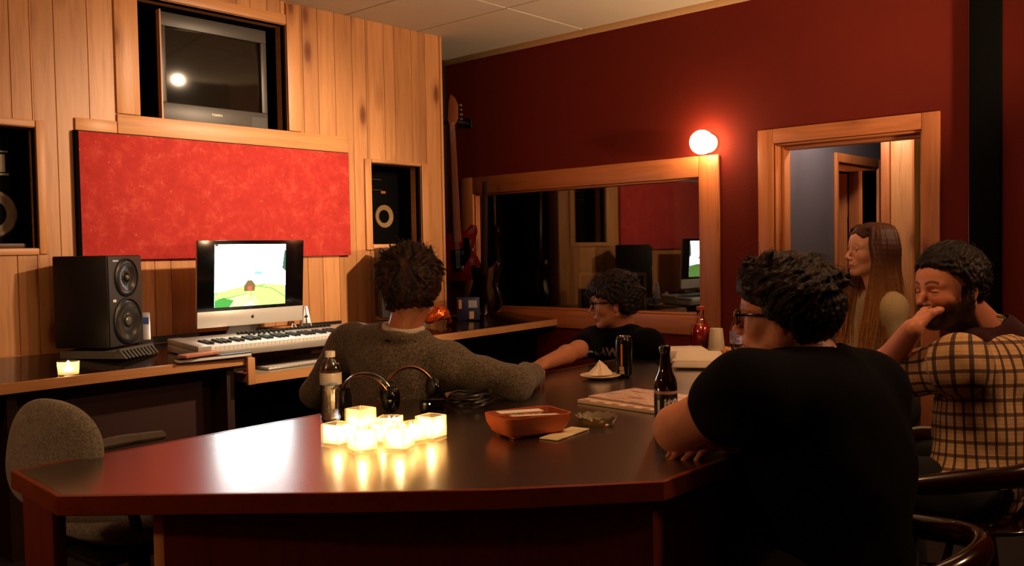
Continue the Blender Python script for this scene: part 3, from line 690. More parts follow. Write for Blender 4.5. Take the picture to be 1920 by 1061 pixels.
# folder + papers at left of the keyboard
t = thing('notebook', 'dark covered notebook lying at the front edge of the desk', 'notebook', (-2.735, -.605, dz(-.6)+.0035), rot=(math.radians(4.4), 0, math.radians(-2)))
MB().box(-.18, .2, -.05, .0-.0, .0, .004).box(-.18, .2, -.05, .0, .018, .022).build('cover', plain('navy_cover', '14141C', .5), t, bevel=.001); MB().box(-.175, .196, -.047, -.002, .0045, .0175).build('pages', 'paper', t)
t = tag(MB().box(-.11, .10, -.04, .02, 0, .012).build('paper_stack', plain('reddish_papers', 'C07A58', .7, noise=.25, nscale=60), loc=(-2.80, -.625, dz(-.6)+.029), bevel=.001), 'small stack of reddish papers on top of the dark notebook', 'papers'); t.rotation_euler = (math.radians(3), 0, math.radians(14))
t = tag(MB().box(-.09, .09, -.03, .03, 0, .006).box(-.02, .15, .0, .05, .0062, .009).build('papers', 'paper', loc=(-2.10, -.252, dz(-.24)+.010)), 'white papers lying behind the music keyboard under the computer', 'papers'); t.rotation_euler = (math.radians(4.4), 0, math.radians(3))
# phone in cradle
t = thing('cordless_phone', 'silver cordless phone leaning in its cradle beside the left speaker', 'telephone', (-2.80, -.10, dz(-.06)), math.radians(-25))
MB().hexa([(-.04, -.05, 0), (.04, -.05, 0), (.04, .06, 0), (-.04, .06, 0)], [(-.032, -.03, .03), (.032, -.03, .03), (.032, .05, .05), (-.032, .05, .05)]).build('cradle', 'charcoal', t, bevel=.006)
m = MB().at((0, -.005, .024), (math.radians(-22), math.radians(0), 0)); m.box(-.025, .025, -.013, .013, 0, .155); hs = m.build('handset', 'silver', t, bevel=.008)
MB().at((0, -.005, .024), (math.radians(-22), 0, 0)).box(-.017, .017, -.0145, -.0133, .088, .125).build('display', plain('blue_display', '2A3A78', .3), hs)
# metronome (silver pyramid) 
t = thing('metronome', 'small silver pyramid metronome on the desk right of the computer', 'metronome', (-1.84, -.12, dz(-.12)+.001), math.radians(-20))
MB().hexa([(-.038, -.036, 0), (.038, -.036, 0), (.038, .036, 0), (-.038, .036, 0)], [(-.013, -.013, .155), (.013, -.013, .155), (.013, .013, .155), (-.013, .013, .155)]).build('body', 'silver', t, bevel=.005)
MB().hexa([(-.03, -.0375, .005), (.03, -.0375, .005), (.03, -.035, .005), (-.03, -.035, .005)], [(-.022, -.031, .055), (.022, -.031, .055), (.022, -.028, .055), (-.022, -.028, .055)]).build('base_front', 'black', t)
MB().hexa([(-.003, -.039, .02), (.003, -.039, .02), (.003, -.036, .02), (-.003, -.036, .02)], [(-.001, -.018, .15), (.001, -.018, .15), (.001, -.015, .15), (-.001, -.015, .15)]).box(-.008, .008, -.031, -.024, .09, .1).build('pendulum', 'black', t)
# wooden box and cable behind the computer, right
t = tag(MB().box(-.07, .07, -.03, .03, 0, .035).build('wooden_box', 'oak_x', loc=(-1.97, -.09, dz(-.1)+.004), bevel=.003), 'small light wooden box behind the metronome', 'box'); t.rotation_euler = (math.radians(4.4), 0, math.radians(10))
t = tag(MB().tube([(-2.02, -.2, dz(-.2)+.008), (-1.98, -.17, dz(-.17)+.02), (-1.95, -.15, .85), (-1.93, -.15, .84), (-1.94, -.19, dz(-.19)+.008), (-2.05, -.22, dz(-.22)+.007)], .004, 8).build('cable', 'white_plastic', smooth=True), 'thin white cable looping beside the computer stand', 'cable')
t = tag(MB().tube([(-1.80, -.25, dz(-.25)+.006), (-1.6, -.21, dz(-.21)+.012), (-1.46, -.2, dz(-.2)+.008)], .006, 8).build('drum_stick', plain('dark_stick', '3A1C12', .4), smooth=True), 'thin dark stick lying on the desk behind the keyboard', 'stick')
# dark band behind keyboards (wall base trough)
t = tag(MB().box(-2.9, -1.5, -.0195, -.002, .745, .832).build('cable_trough', 'black'), 'low black strip where the desk meets the pine wall', 'strip')
# ---- corner: hanging guitar, shiny helmet-like lamp, blue box
g = thing('bass_guitar', 'bass guitar hanging upright in the dark corner beside the pine wall', 'guitar', (-.135, .30, 1.02), rot=(0, math.radians(-1.5), math.radians(-62)))
def outline(scale=1):
    pts_ = [(0, -.0), (.10, .01), (.155, .06), (.165, .13), (.135, .20), (.115, .25), (.13, .31), (.15, .37), (.145, .42), (.11, .43), (.075, .39), (.04, .37), (-.04, .37), (-.075, .37), (-.115, .39), (-.14, .36), (-.13, .30), (-.115, .25), (-.135, .19), (-.16, .13), (-.155, .06), (-.10, .01)]
    return pts_
m = MB(); pl = outline(); n_ = len(pl)
m.raw([(x, -.02, z) for x, z in pl]+[(x, .02, z) for x, z in pl], [tuple(range(n_)), tuple(range(2*n_-1, n_-1, -1))]+[(i, (i+1) % n_, n_+(i+1) % n_, n_+i) for i in range(n_)])
m.build('body', plain('red_guitar_lacquer', '5A0A06', .15, coat=.8), g, bevel=.008)
m = MB(); m.hexa([(-.03, -.032, .30), (.03, -.032, .30), (.03, -.012, .30), (-.03, -.012, .30)], [(-.021, -.030, 1.18), (.021, -.030, 1.18), (.021, -.014, 1.18), (-.021, -.014, 1.18)]); m.build('neck', plain('guitar_neck', '7A3A1C', .3), g, bevel=.004)
m = MB(); pl = [(-.02, 1.18), (.02, 1.18), (.045, 1.22), (.05, 1.33), (.03, 1.38), (.0, 1.41), (-.02, 1.36), (-.035, 1.22)]; n_ = len(pl)
m.raw([(x, -.028, z) for x, z in pl]+[(x, -.012, z) for x, z in pl], [tuple(range(n_)), tuple(range(2*n_-1, n_-1, -1))]+[(i, (i+1) % n_, n_+(i+1) % n_, n_+i) for i in range(n_)]); hd = m.build('headstock', plain('pale_headstock', '8A4A28', .35), g, bevel=.003)
for i in range(4): MB().tube([(.045, -.02, 1.22+.035*i), (.068, -.02, 1.22+.035*i)], .006, 8).sphere((.074, -.02, 1.22+.035*i), (.009, .004, .011), 10, 8).build('tuning_peg', 'chrome', hd, smooth=True)
for i in range(4): MB().tube([(-.0135+i*.009, -.036, .10), (-.0135+i*.009, -.034, 1.2)], .0008, 6).build('string', 'chrome', g)
MB().box(-.04, .04, -.034, -.021, .08, .12).build('bridge', 'chrome', g, bevel=.002); MB().box(-.045, .045, -.028, -.021, .2, .235).build('pickup', 'black', g, bevel=.003)
m = MB(); pl = [(-.06, .12), (.05, .12), (.10, .2), (.09, .33), (.05, .33), (.04, .25), (-.06, .24)]; n_ = len(pl)
m.raw([(x, -.0235, z) for x, z in pl]+[(x, -.0202, z) for x, z in pl], [tuple(range(n_)), tuple(range(2*n_-1, n_-1, -1))]+[(i, (i+1) % n_, n_+(i+1) % n_, n_+i) for i in range(n_)]); m.build('pickguard', 'black_gloss', g)
g2 = thing('electric_guitar', 'shorter guitar with a black shiny curved body leaning below the hanging bass', 'guitar', (-.24, -.055, .799), rot=(0, math.radians(2), math.radians(-78)))
m = MB(); pl = [(x*.85, z*.9) for x, z in outline()]; n_ = len(pl)
m.raw([(x, -.018, z) for x, z in pl]+[(x, .018, z) for x, z in pl], [tuple(range(n_)), tuple(range(2*n_-1, n_-1, -1))]+[(i, (i+1) % n_, n_+(i+1) % n_, n_+i) for i in range(n_)]); m.build('body', plain('black_lacquer', '120606', .12, coat=.8), g2, bevel=.008)
m = MB(); m.hexa([(-.028, -.03, .28), (.028, -.03, .28), (.028, -.012, .28), (-.028, -.012, .28)], [(-.021, -.028, .85), (.021, -.028, .85), (.021, -.014, .85), (-.021, -.014, .85)]); m.build('neck', plain('dark_neck', '24140E', .3), g2, bevel=.004)
MB().box(-.024, .028, -.026, -.012, .8505, .95).build('headstock', plain('dark_headstock', '2E1A12', .35), g2, bevel=.006)
# shiny orange crumpled foil bag on the wing of the desk
m = MB(); random.seed(3); vs = []; fs = []; n1, n2 = 26, 20
for i in range(n1+1):
    t_ = i/n1
    for k_ in range(n2):
        a = 2*PI*k_/n2; env = math.sin(PI*min(1, max(0, t_*1.0)))**.55
        rr = (.048+.004*math.sin(5*a+3*t_*6)+.002*math.sin(9*a-7*t_))*env
        vs.append((.20*(t_-.5), rr*1.15*math.cos(a), max(0, .04+rr*math.sin(a)+.045*math.sin(PI*t_**1.4)-.02*(t_ > .85))))
for i in range(n1):
    for k_ in range(n2): k2 = (k_+1) % n2; fs.append((i*n2+k_, i*n2+k2, (i+1)*n2+k2, (i+1)*n2+k_))
t = m.raw(vs, fs).build('snack_bag', plain('orange_foil', 'D8571A', .2, .55, noise=.35, nscale=25), smooth=True, angle=50, loc=(-.98, -.34, dz(-.34)+.001)); t.rotation_euler = (0, 0, math.radians(-15)); tag(t, 'crumpled shiny orange bag on the right wing of the desk', 'bag')
t = thing('blue_box', 'small dark blue box with pale label panels standing on the desk corner below the guitars', 'box', (-.60, -.24, dz(-.24)+.001), math.radians(-42))
MB().box(-.075, .075, -.04, .04, 0, .155).build('carton', plain('dark_blue_card', '14163C', .5), t, bevel=.002)
MB().box(.0, .058, -.0415, -.0403, .085, .135).build('label_panel', plain('pale_label', '9A9AA8', .5), t); MB().box(-.066, -.046, -.0415, -.0403, .08, .14).build('label_panel', plain('peach_label', 'C08A62', .5), t)
MB().box(.004, .036, -.0415, -.0403, .01, .06).build('label_panel', plain('cream_label', 'C0A070', .5), t)
t = tag(MB().lathe([(.022, 0), (.022, .075), (.01, .095), (.01, .115)], 20).build('small_bottle', thin_glass('small_clear_glass', (.6, .6, .7), .03, 2), smooth=True, loc=(-.50, -.31, dz(-.31)+.001)), 'tiny clear bottle beside the blue box on the desk', 'bottle')
tag(MB().box(-.135, -.0003, .285, .315, 2.215, 2.235).box(-.016, -.0003, .27, .33, 2.19, 2.26).build('wall_hook', 'black', bevel=.002), 'small black wall hook holding the hanging bass guitar by its neck', 'hook')
# ================================================================== THINGS ON THE TABLE
TZ = .7512
M['clear'] = thin_glass('clear_glass', (.97, .96, .93), .02, 1.6)
M['flame'] = emit('candle_flame', (1, .66, .28), 160)
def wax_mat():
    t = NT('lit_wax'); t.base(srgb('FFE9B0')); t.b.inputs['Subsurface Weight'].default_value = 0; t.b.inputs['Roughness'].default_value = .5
    t.b.inputs['Emission Color'].default_value = (1, .66, .25, 1); t.b.inputs['Emission Strength'].default_value = 6; return t.m  # flame glow through the wax put in as emission
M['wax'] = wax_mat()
def frosted():
    t = NT('cloudy_candle_glass'); t.n.remove(t.b)
    a = t.add('ShaderNodeBsdfTranslucent'); a.inputs[0].default_value = (1, .86, .6, 1); b = t.add('ShaderNodeBsdfTransparent'); c = t.add('ShaderNodeBsdfGlossy'); c.inputs['Roughness'].default_value = .05
    m1 = t.add('ShaderNodeMixShader'); m1.inputs[0].default_value = .45; t.link(b.outputs[0], m1.inputs[1]); t.link(a.outputs[0], m1.inputs[2])
    m2 = t.add('ShaderNodeMixShader'); m2.inputs[0].default_value = .10; t.link(m1.outputs[0], m2.inputs[1]); t.link(c.outputs[0], m2.inputs[2]); t.link(m2.outputs[0], t.out.inputs[0]); return t.m
M['frosted'] = frosted()
def candle(label, loc, rz=0, round_=False, h=.062, wd=.062, power=.9):
    c = thing('votive_candle', label, 'candle', loc, rz, None if round_ else 'lit votive candles clustered on the table')
    if round_: m_ = MB().lathe([(wd*.48, 0), (wd*.52, h)], 28, False)
    else:
        m_ = MB(); w2 = wd/2; i2 = w2-.011
        m_.box(-w2, w2, -w2, w2, 0, .010)
        for q in [(-w2, w2, -w2, -w2+.006), (-w2, w2, w2-.006, w2), (-w2, -w2+.006, -w2+.006, w2-.006), (w2-.006, w2, -w2+.006, w2-.006)]: m_.box(q[0], q[1], q[2], q[3], .0101, h)
    m_.build('glass_cup', 'frosted', c, bevel=0 if round_ else .002, smooth=round_)
    MB().lathe([(.0195, .0105), (.0195, .026), (.012, .0275), (.001, .0265)], 24).build('wax', 'wax', c, smooth=True)
    f = MB().lathe([(.0015, .030), (.0048, .034), (.0052, .039), (.003, .047), (.0006, .056)], 14).build('flame', 'flame', c, smooth=True)
    MB().tube([(0, 0, .026), (0, 0, .033)], .0007, 6).build('wick', 'black', c)
    l = bpy.data.lights.new('candle_light', 'POINT'); l.energy = power; l.color = (1, .55, .20); l.shadow_soft_size = .008
    lo_ = bpy.data.objects.new('candle_light', l); COL.objects.link(lo_); lo_.parent = c; lo_.location = (0, 0, .044)
    return c
cands = [((-3.545, -2.672), 10, .060, 'lit glass cube candle, leftmost of the cluster on the table'),
         ((-3.555, -2.785), -20, .062, 'lit glass cube candle in the front row, left of centre'),
         ((-3.455, -2.655), 5, .085, 'taller lit glass candle rising above the middle of the cluster'),
         ((-3.385, -2.69), 30, .055, 'lit glass cube candle behind the cluster, right of the tall one'),
         ((-3.450, -2.745), 0, .055, 'lit glass cube candle at the very centre of the cluster'),
         ((-3.485, -2.845), 25, .060, 'lit glass cube candle in the front row, right of centre'),
         ((-3.405, -2.80), -10, .055, 'lit glass cube candle behind the front row, near the right end'),
         ((-3.345, -2.812), 8, .066, 'lit glass cube candle set apart at the right end of the cluster')]
for (x, y), a, h_, lab in cands: candle(lab, (x, y, TZ), math.radians(a), False, h_, .060)
candle('single lit round candle glowing on the left part of the studio desk', (-3.38, -.585, dz(-.585)+.0015), 0, True, .055, .085, .6)
# ---- water bottle
def rib(z): return .0005
wb = thing('water_bottle', 'clear plastic water bottle with blue and white label, left of the headphones', 'bottle', (-3.352, -2.389, TZ))
prof = [(.024, 0), (.030, .004), (.0315, .012)]
for i in range(9):
    z = .016+i*.0105; prof += [(.0318, z), (.0296, z+.005)]
prof += [(.0318, .112), (.0318, .15), (.030, .162), (.024, .176), (.015, .188), (.0128, .192), (.0128, .196)]
def water_plastic():
    t = NT('clear_plastic_water'); t.n.remove(t.b); a = t.add('ShaderNodeBsdfTransparent'); a.inputs[0].default_value = (.93, .90, .87, 1); b = t.add('ShaderNodeBsdfRefraction'); b.inputs['IOR'].default_value = 1.25; b.inputs['Roughness'].default_value = .02
    c = t.add('ShaderNodeBsdfGlossy'); c.inputs['Roughness'].default_value = .06; lw = t.add('ShaderNodeFresnel'); lw.inputs[0].default_value = 1.45
    m1 = t.add('ShaderNodeMixShader'); m1.inputs[0].default_value = .4; t.link(a.outputs[0], m1.inputs[1]); t.link(b.outputs[0], m1.inputs[2])
    m2 = t.add('ShaderNodeMixShader'); t.link(t.math('ADD', t.math('MULTIPLY', lw.outputs[0], 1.5), .12), m2.inputs[0]); t.link(m1.outputs[0], m2.inputs[1]); t.link(c.outputs[0], m2.inputs[2]); t.link(m2.outputs[0], t.out.inputs[0]); return t.m
MB().lathe(prof, 40).build('bottle_body', water_plastic(), wb, smooth=True, angle=70)
MB().lathe([(.0145, .194), (.0148, .196), (.0148, .210), (.0138, .2115)], 28).build('cap', plain('white_cap', 'E4DCD2', .5), wb, smooth=True)
def label_mat():
    t = NT('water_label'); c = t.add('ShaderNodeTexCoord'); s_ = t.add('ShaderNodeSeparateXYZ'); t.link(c.outputs['Object'], s_.inputs[0])
    wv = t.math('MULTIPLY', t.math('SINE', t.math('MULTIPLY', s_.outputs[0], 110.)), .006); z_ = t.math('ADD', s_.outputs[2], wv)
    col = t.ramp(t.math('MULTIPLY', t.math('SUBTRACT', z_, .100), 20.), [(0, srgb('C8CCD6')), (.22, srgb('4A6A98')), (.42, srgb('C9C6C4')), (.8, srgb('D8C8B8')), (1, srgb('C8B8A8'))])
    t.base(col); t.b.inputs['Roughness'].default_value = .4; return t.m
MB().lathe([(.0322, .1135), (.0322, .149)], 40, False).build('label', label_mat(), wb, smooth=True)
# ---- headphones
def headphones(label, loc, rz, tilt, sc=1.0):
    h = thing('headphones', label, 'headphones', loc, rot=(tilt, 0, rz), group=None)
    R_ = .082*sc
    band = [(R_*math.cos(a), 0, .035+R_*1.0*math.sin(a)) for a in [PI*i/22 for i in range(23)]]
    MB().tube(band, .011*sc, 12, .45).build('headband', 'black_gloss', h, smooth=True)
    MB().tube([(x*1.02, .011, z+.001) for x, y, z in band], .0035, 8).build('band_rim', 'chrome', h, smooth=True)
    MB().tube([(x*.99, -.012, z) for x, y, z in band], .003, 8).build('band_rim', plain('band_rim_copper', 'A0705A', .2, .8), h, smooth=True)
    for s_ in (-1, 1):
        e = MB().at((s_*R_*.98, 0, .036), (0, s_*PI/2, 0)).lathe([(.020*sc, .022), (.034*sc, .018), (.040*sc, .008), (.040*sc, 0)], 28).build('ear_cup', 'black_gloss', h, smooth=True, angle=60)
        MB().at((s_*R_*.96, 0, .036), (0, -s_*PI/2, 0)).lathe([(.037*sc, 0), (.040*sc, .008), (.034*sc, .018), (.02*sc, .016)], 28).build('ear_pad', 'black', h, smooth=True, angle=60)
    return h
headphones('black headphones with shiny band standing nearest the water bottle', (-3.205, -2.375, TZ+.014), math.radians(-58), math.radians(14))
headphones('black headphones lying behind the first pair, by the sweater mans back', (-3.03, -2.38, TZ+.016), math.radians(-30), math.radians(-16), .95)
# coil of black cable
m = MB(); pts = []
for i in range(150):
    a = 2*PI*i/30; r = .075+.006*math.sin(i*.37); pts.append((r*math.cos(a), r*.85*math.sin(a), .008+i/150*.04+.003*math.sin(i*.9)))
t = tag(m.tube(pts, .0045, 8).build('coiled_cable', plain('dark_cable_jacket', '161013', .3), smooth=True, loc=(-2.925, -2.545, TZ)), 'black cable coiled in a heap beside the headphones', 'cable')
t = thing('headphone_amplifier', 'small black box with one pale indicator among the headphones', 'amplifier', (-3.045, -2.495, TZ), math.radians(-30))
MB().box(-.035, .035, -.03, .03, 0, .04).build('case', 'black_gloss', t, bevel=.004); MB().sphere((-.015, -.0315, .028), (.0022,)*3, 10, 8).build('indicator', emit('pale_led', (.9, .95, 1), 6), t, smooth=True)
# ---- wooden tray with cards and napkin
bt = thing('wooden_bowl', 'rectangular orange-brown wooden bowl holding paper sachets, right of the candles', 'bowl', (-3.125, -2.962, TZ+.004), math.radians(-20))
def rrect(w_, d_, r, n=6):
    out = []
    for cx, cy, a0 in ((w_-r, d_-r, 0), (-w_+r, d_-r, PI/2), (-w_+r, -d_+r, PI), (w_-r, -d_+r, 1.5*PI)):
        for i in range(n+1): a = a0+PI/2*i/n; out.append((cx+r*math.cos(a), cy+r*math.sin(a)))
    return out
m = MB(); rings = [(.078, .050, .015, 0), (.088, .060, .022, .006), (.100, .070, .024, .03), (.104, .074, .025, .053), (.098, .068, .022, .053), (.094, .064, .02, .03), (.082, .054, .016, .010)]
vs = []; 
for w_, d_, r, z in rings: vs += [(x, y, z) for x, y in rrect(w_, d_, r)]
n_ = 28; fs = []
for i in range(len(rings)-1):
    for k_ in range(n_): k2 = (k_+1) % n_; fs.append((i*n_+k_, i*n_+k2, (i+1)*n_+k2, (i+1)*n_+k_))
fs += [tuple(range(n_-1, -1, -1)), tuple((len(rings)-1)*n_+k_ for k_ in range(n_))]
M['orange_wood'] = pine('orange_wood', 'X', 'C4642E', 'A84E20', False, .45)
m.raw(vs, fs).build('bowl_shell', 'orange_wood', bt, smooth=True, angle=60)
m = MB()
for sx in (-1, 1):
    for sy in (-1, 1): m.box(sx*.06-.012, sx*.06+.012, sy*.038-.012, sy*.038+.012, -.0038, .0005)
m.build('feet', 'orange_wood', bt, bevel=.001)
def flatcard(name, label, cat, loc, rot, sx, sy, mt, group=None, th=.002):
    return tag(_rot(MB().box(-sx, sx, -sy, sy, 0, th).build(name, mt, loc=loc, bevel=.0006, seg=1), rot), label, cat, group)
def _rot(o, r): o.rotation_euler = r; return o
bz = TZ+.004
flatcard('paper_sachet', 'white paper sachet lying along the left side of the wooden bowl', 'sachet', (-3.115, -2.925, bz+.050), (.10, .06, math.radians(-14)), .072, .013, 'paper')
flatcard('paper_sachet', 'white paper sachet lying along the right side of the wooden bowl', 'sachet', (-3.135, -2.995, bz+.050), (-.08, .05, math.radians(-22)), .07, .014, 'paper')
def printed(n, a, b, c, sc_): 
    t = NT(n); v = t.coord(); f = t.noise(v, sc_, 2, .5, .8); t.base(t.ramp(f, [(.36, srgb(a)), (.47, srgb(b)), (.56, srgb(c)), (.62, srgb(a))])); t.b.inputs['Roughness'].default_value = .5; return t.m
flatcard('printed_card', 'small dark and orange printed card between the white sachets in the bowl', 'card', (-3.125, -2.960, bz+.047), (.0, .06, math.radians(-18)), .055, .016, printed('card_print', '1A0D08', 'C46A28', 'D8B890', 60))
flatcard('napkin', 'folded cream napkin sticking out from under the wooden bowl', 'napkin', (-3.075, -3.05, TZ), (0, 0, math.radians(8)), .085, .028, plain('cream_napkin', 'E9D9A8', .8), th=.0035)
# ---- glass ashtray
m = MB(); vs = []; seg = 48; prof = [(.04, 0), (.052, .003), (.058, .016), (.06, .021), (.055, .021), (.045, .008), (.0005, .007)]
for r, z in prof:
    for k_ in range(seg): a = 2*PI*k_/seg; q = 1+.05*math.cos(12*a)*(z > .01); vs.append((r*q*math.cos(a), r*q*math.sin(a), z+(.003*math.cos(12*a) if z > .015 else 0)))
fs = []
for i in range(len(prof)-1):
    for k_ in range(seg): k2 = (k_+1) % seg; fs.append((i*seg+k_, i*seg+k2, (i+1)*seg+k2, (i+1)*seg+k_))
fs += [tuple(range(seg-1, -1, -1)), tuple((len(prof)-1)*seg+k_ for k_ in range(seg))]
def solid_glass(n, col, rough=.03):
    t = NT(n); t.b.inputs['Transmission Weight'].default_value = .9; t.b.inputs['Roughness'].default_value = rough; t.base((*col, 1)); return t.m
tag(m.raw(vs, fs).build('glass_ashtray', solid_glass('ashtray_glass', (.62, .52, .28)), smooth=True, angle=60, loc=(-2.895, -3.02, TZ)), 'round scalloped glass ashtray to the right of the wooden bowl', 'ashtray')
# ---- magazines
def mag_cover():
    t = NT('magazine_cover'); v = t.coord(); f = t.noise(t.coord(scale=(1, .35, 1), rot=(0, 0, .5)), 32, 2, .5, .6); g_ = t.noise(v, 70, 3)
    c_ = t.ramp(f, [(.36, srgb('8A2E22')), (.44, srgb('D9B59A')), (.56, srgb('E8CDB8')), (.64, srgb('7C5A70')), (.68, srgb('DFC3AC'))]); t.base(t.mix(.25, c_, t.ramp(g_, [(.4, srgb('B0674E')), (.6, srgb('F0DCC8'))]))); t.b.inputs['Roughness'].default_value = .4; return t.m
t = thing('magazine', 'lower magazine of the stack, pale pages with small red print along its edge', 'magazine', (-2.52, -2.935, TZ), math.radians(-4))
MB().box(-.15, .12, -.155, .155, 0, .009).build('pages', plain('cream_pages', 'E0C8A4', .7), t, bevel=.001, seg=1); MB().box(-.15, .12, -.155, .155, .0092, .0102).build('cover', plain('cream_cover', 'E3C9AE', .45, noise=.08), t)
m = MB(); random.seed(5)
for i in range(5): MB().box(-.146, -.132, .14-.06*i-.03, .14-.06*i, .0103, .0106).build('red_print', plain('red_print', 'A85038', .6), t)
t = thing('magazine', 'upper magazine of the stack with a pink and red printed cover', 'magazine', (-2.505, -2.93, TZ+.0108), math.radians(-7))
MB().box(-.12, .11, -.14, .14, 0, .005).build('pages', plain('grey_pages', 'B89A90', .7), t); MB().box(-.12, .11, -.14, .14, .0052, .0062).build('cover', mag_cover(), t)
MB().box(-.12, .11, -.14, .14, .0064, .0066).build
# ---- beer bottle
bb = thing('beer_bottle', 'dark brown glass beer bottle standing by the elbow of the man in black', 'bottle', (-2.905, -3.262, TZ))
prof = [(.026, 0), (.0305, .004), (.0308, .12), (.0305, .135), (.027, .150), (.019, .168), (.0145, .19), (.0128, .215), (.0128, .222), (.0142, .224), (.0142, .236), (.012, .238)]
def beer_glass():
    t = NT('beer_glass'); t.base(srgb('120603')); t.b.inputs['Roughness'].default_value = .05; t.b.inputs['Specular IOR Level'].default_value = .8; return t.m
MB().lathe(prof, 40).build('glass', beer_glass(), bb, smooth=True, angle=60)
def beer_label():
    t = NT('beer_label'); c = t.add('ShaderNodeTexCoord'); s_ = t.add('ShaderNodeSeparateXYZ'); t.link(c.outputs['Object'], s_.inputs[0])
    t.base(t.ramp(t.math('MULTIPLY', t.math('SUBTRACT', s_.outputs[2], .035), 11.), [(0, srgb('14203A')), (.82, srgb('0C1220')), (.83, srgb('B58878')), (1, srgb('C49884'))])); t.b.inputs['Roughness'].default_value = .35; return t.m
MB().lathe([(.0312, .035), (.0312, .118)], 40, False).build('label', beer_label(), bb, smooth=True)
def wrap_text(body, size, mat, name, parent, rad, zc, ang, tilt=.25, bold=.0008):
    o = text_mesh(body, size, mat, name, parent, (0, 0, 0), (0, 0, 0), .0003, bold, shear=.3)
    for v in o.data.vertices:
        x, y, z = v.co; x, y = x*math.cos(tilt)-y*math.sin(tilt), x*math.sin(tilt)+y*math.cos(tilt)
        a = ang+x/rad; v.co = ((rad+z)*math.cos(a), (rad+z)*math.sin(a), zc+y)
    return o
toCam = math.atan2(CAM.y+3.262, CAM.x+2.905)
wrap_text('Lite', .042, plain('label_white', 'D8D4D0', .5), 'label_script', bb, .0318, .083, toCam+.05, .3, .0012)
# ---- tall can
cn = thing('drink_can', 'tall black drink can standing behind the small plate of napkins', 'can', (-2.075, -2.548, TZ))
MB().lathe([(.024, 0), (.029, .006), (.0325, .014), (.0325, .140), (.029, .150), (.0265, .153), (.0265, .157), (.024, .157)], 36).build('can_body', plain('black_can', '0C0B0C', .25, .4), cn, smooth=True, angle=50)
MB().lathe([(.0268, .1545), (.0272, .158), (.0255, .1585), (.0245, .156), (.001, .1555)], 36).build('can_lid', 'chrome', cn, smooth=True)
a0 = math.atan2(CAM.y+2.548, CAM.x+2.075)
def patch(m_, r, a1, a2, z1, z2, n=8):
    vs = [(r*math.cos(a1+(a2-a1)*i/n), r*math.sin(a1+(a2-a1)*i/n), z) for z in (z1, z2) for i in range(n+1)]
    return m_.raw(vs, [(i, i+1, n+2+i, n+1+i) for i in range(n)])
patch(MB(), .0328, a0-.38, a0-.16, .045, .13).build('orange_stripe', plain('orange_stripe', 'D27A24', .3), cn, smooth=True)
patch(patch(MB(), .0328, a0-.55, a0+.0, .028, .043), .0328, a0-.52, a0+.05, .008+.006, .0265).build('pale_label', plain('can_label', 'B59A70', .5), cn, smooth=True)
# ---- plate with napkin
pl_ = thing('plate', 'small white plate in front of the black can', 'plate', (-2.165, -2.50, TZ))
MB().lathe([(.03, 0), (.042, .002), (.07, .009), (.078, .013), (.077, .015), (.068, .011), (.04, .005), (.0005, .0045)], 48).build('dish', plain('cream_china', 'E4CFA6', .3), pl_, smooth=True, angle=60)
m = MB(); random.seed(11); apex = (-.005, 0, .072); base = []
for i in range(14):
    a = 2*PI*i/14; r = .050+.016*((i % 2)*2-1)*.6; base.append((r*math.cos(a), r*math.sin(a)*.8, .0145+.003*(i % 2)))
mid_ = [(x*.45+.004*(i % 3), y*.45, .036+.006*((i*7) % 3)) for i, (x, y, z) in enumerate(base)]
vs = base+mid_+[apex]; fs = [(i, (i+1) % 14, 14+(i+1) % 14, 14+i) for i in range(14)]+[(14+i, 14+(i+1) % 14, 28) for i in range(14)]+[tuple(range(13, -1, -1))]
tag(m.raw(vs, fs).build('crumpled_napkin', plain('cream_tissue', 'F0DCC4', .9), loc=(-2.165, -2.50, TZ), smooth=True, angle=20), 'peaked crumpled white napkin sitting on the small plate', 'napkin')
# ---- takeaway boxes, bottles, cup and snacks at the far right end
fb = thing('takeout_box', 'white foam takeaway box with its lid open, left of the man in black', 'box', (-1.68, -2.645, TZ), math.radians(-62))
m = MB(); m.hexa([(-.085, -.06, 0), (.085, -.06, 0), (.085, .06, 0), (-.085, .06, 0)], [(-.105, -.078, .038), (.105, -.078, .038), (.105, .078, .038), (-.105, .078, .038)])
M['foam_white'] = plain('white_foam', 'E8D8BE', .6, bump=.1); m.build('tray', 'foam_white', fb, bevel=.008)
m = MB().at((0, .079, .041), (math.radians(12), 0, 0)); m.hexa([(-.105, -.165, 0), (.105, -.165, 0), (.105, 0, 0), (-.105, 0, 0)], [(-.09, -.15, .03), (.09, -.15, .03), (.09, -.02, .03), (-.09, -.02, .03)]); m.build('lid', 'foam_white', fb, bevel=.008)
fb2 = thing('takeout_box', 'white foam takeaway box behind the open one, closer to the red bottle', 'box', (-1.56, -2.50, TZ), math.radians(-50))
m = MB(); m.hexa([(-.08, -.07, 0), (.08, -.07, 0), (.08, .07, 0), (-.08, .07, 0)], [(-.10, -.085, .062), (.10, -.085, .062), (.10, .085, .062), (-.10, .085, .062)]); m.build('tray', 'foam_white', fb2, bevel=.012)
rb = thing('red_drink_bottle', 'clear bottle of red drink standing by the window corner', 'bottle', (-1.27, -2.42, TZ))
MB().lathe([(.040, 0), (.046, .006), (.046, .10), (.043, .125), (.028, .150), (.017, .172), (.016, .20), (.0175, .202), (.0175, .206)], 40).build('glass', thin_glass('bottle_glass', (1, .85, .8), .03, 2.2), rb, smooth=True, angle=60)
MB().lathe([(.038, .004), (.0435, .008), (.0435, .10), (.041, .123), (.030, .14)], 40).build('drink', plain('red_drink', 'C42A12', .2), rb, smooth=True, angle=60)
MB().lathe([(.0185, .2065), (.019, .209), (.019, .222), (.0175, .224)], 28).build('cap', plain('red_cap_b', 'A83A20', .4), rb, smooth=True)
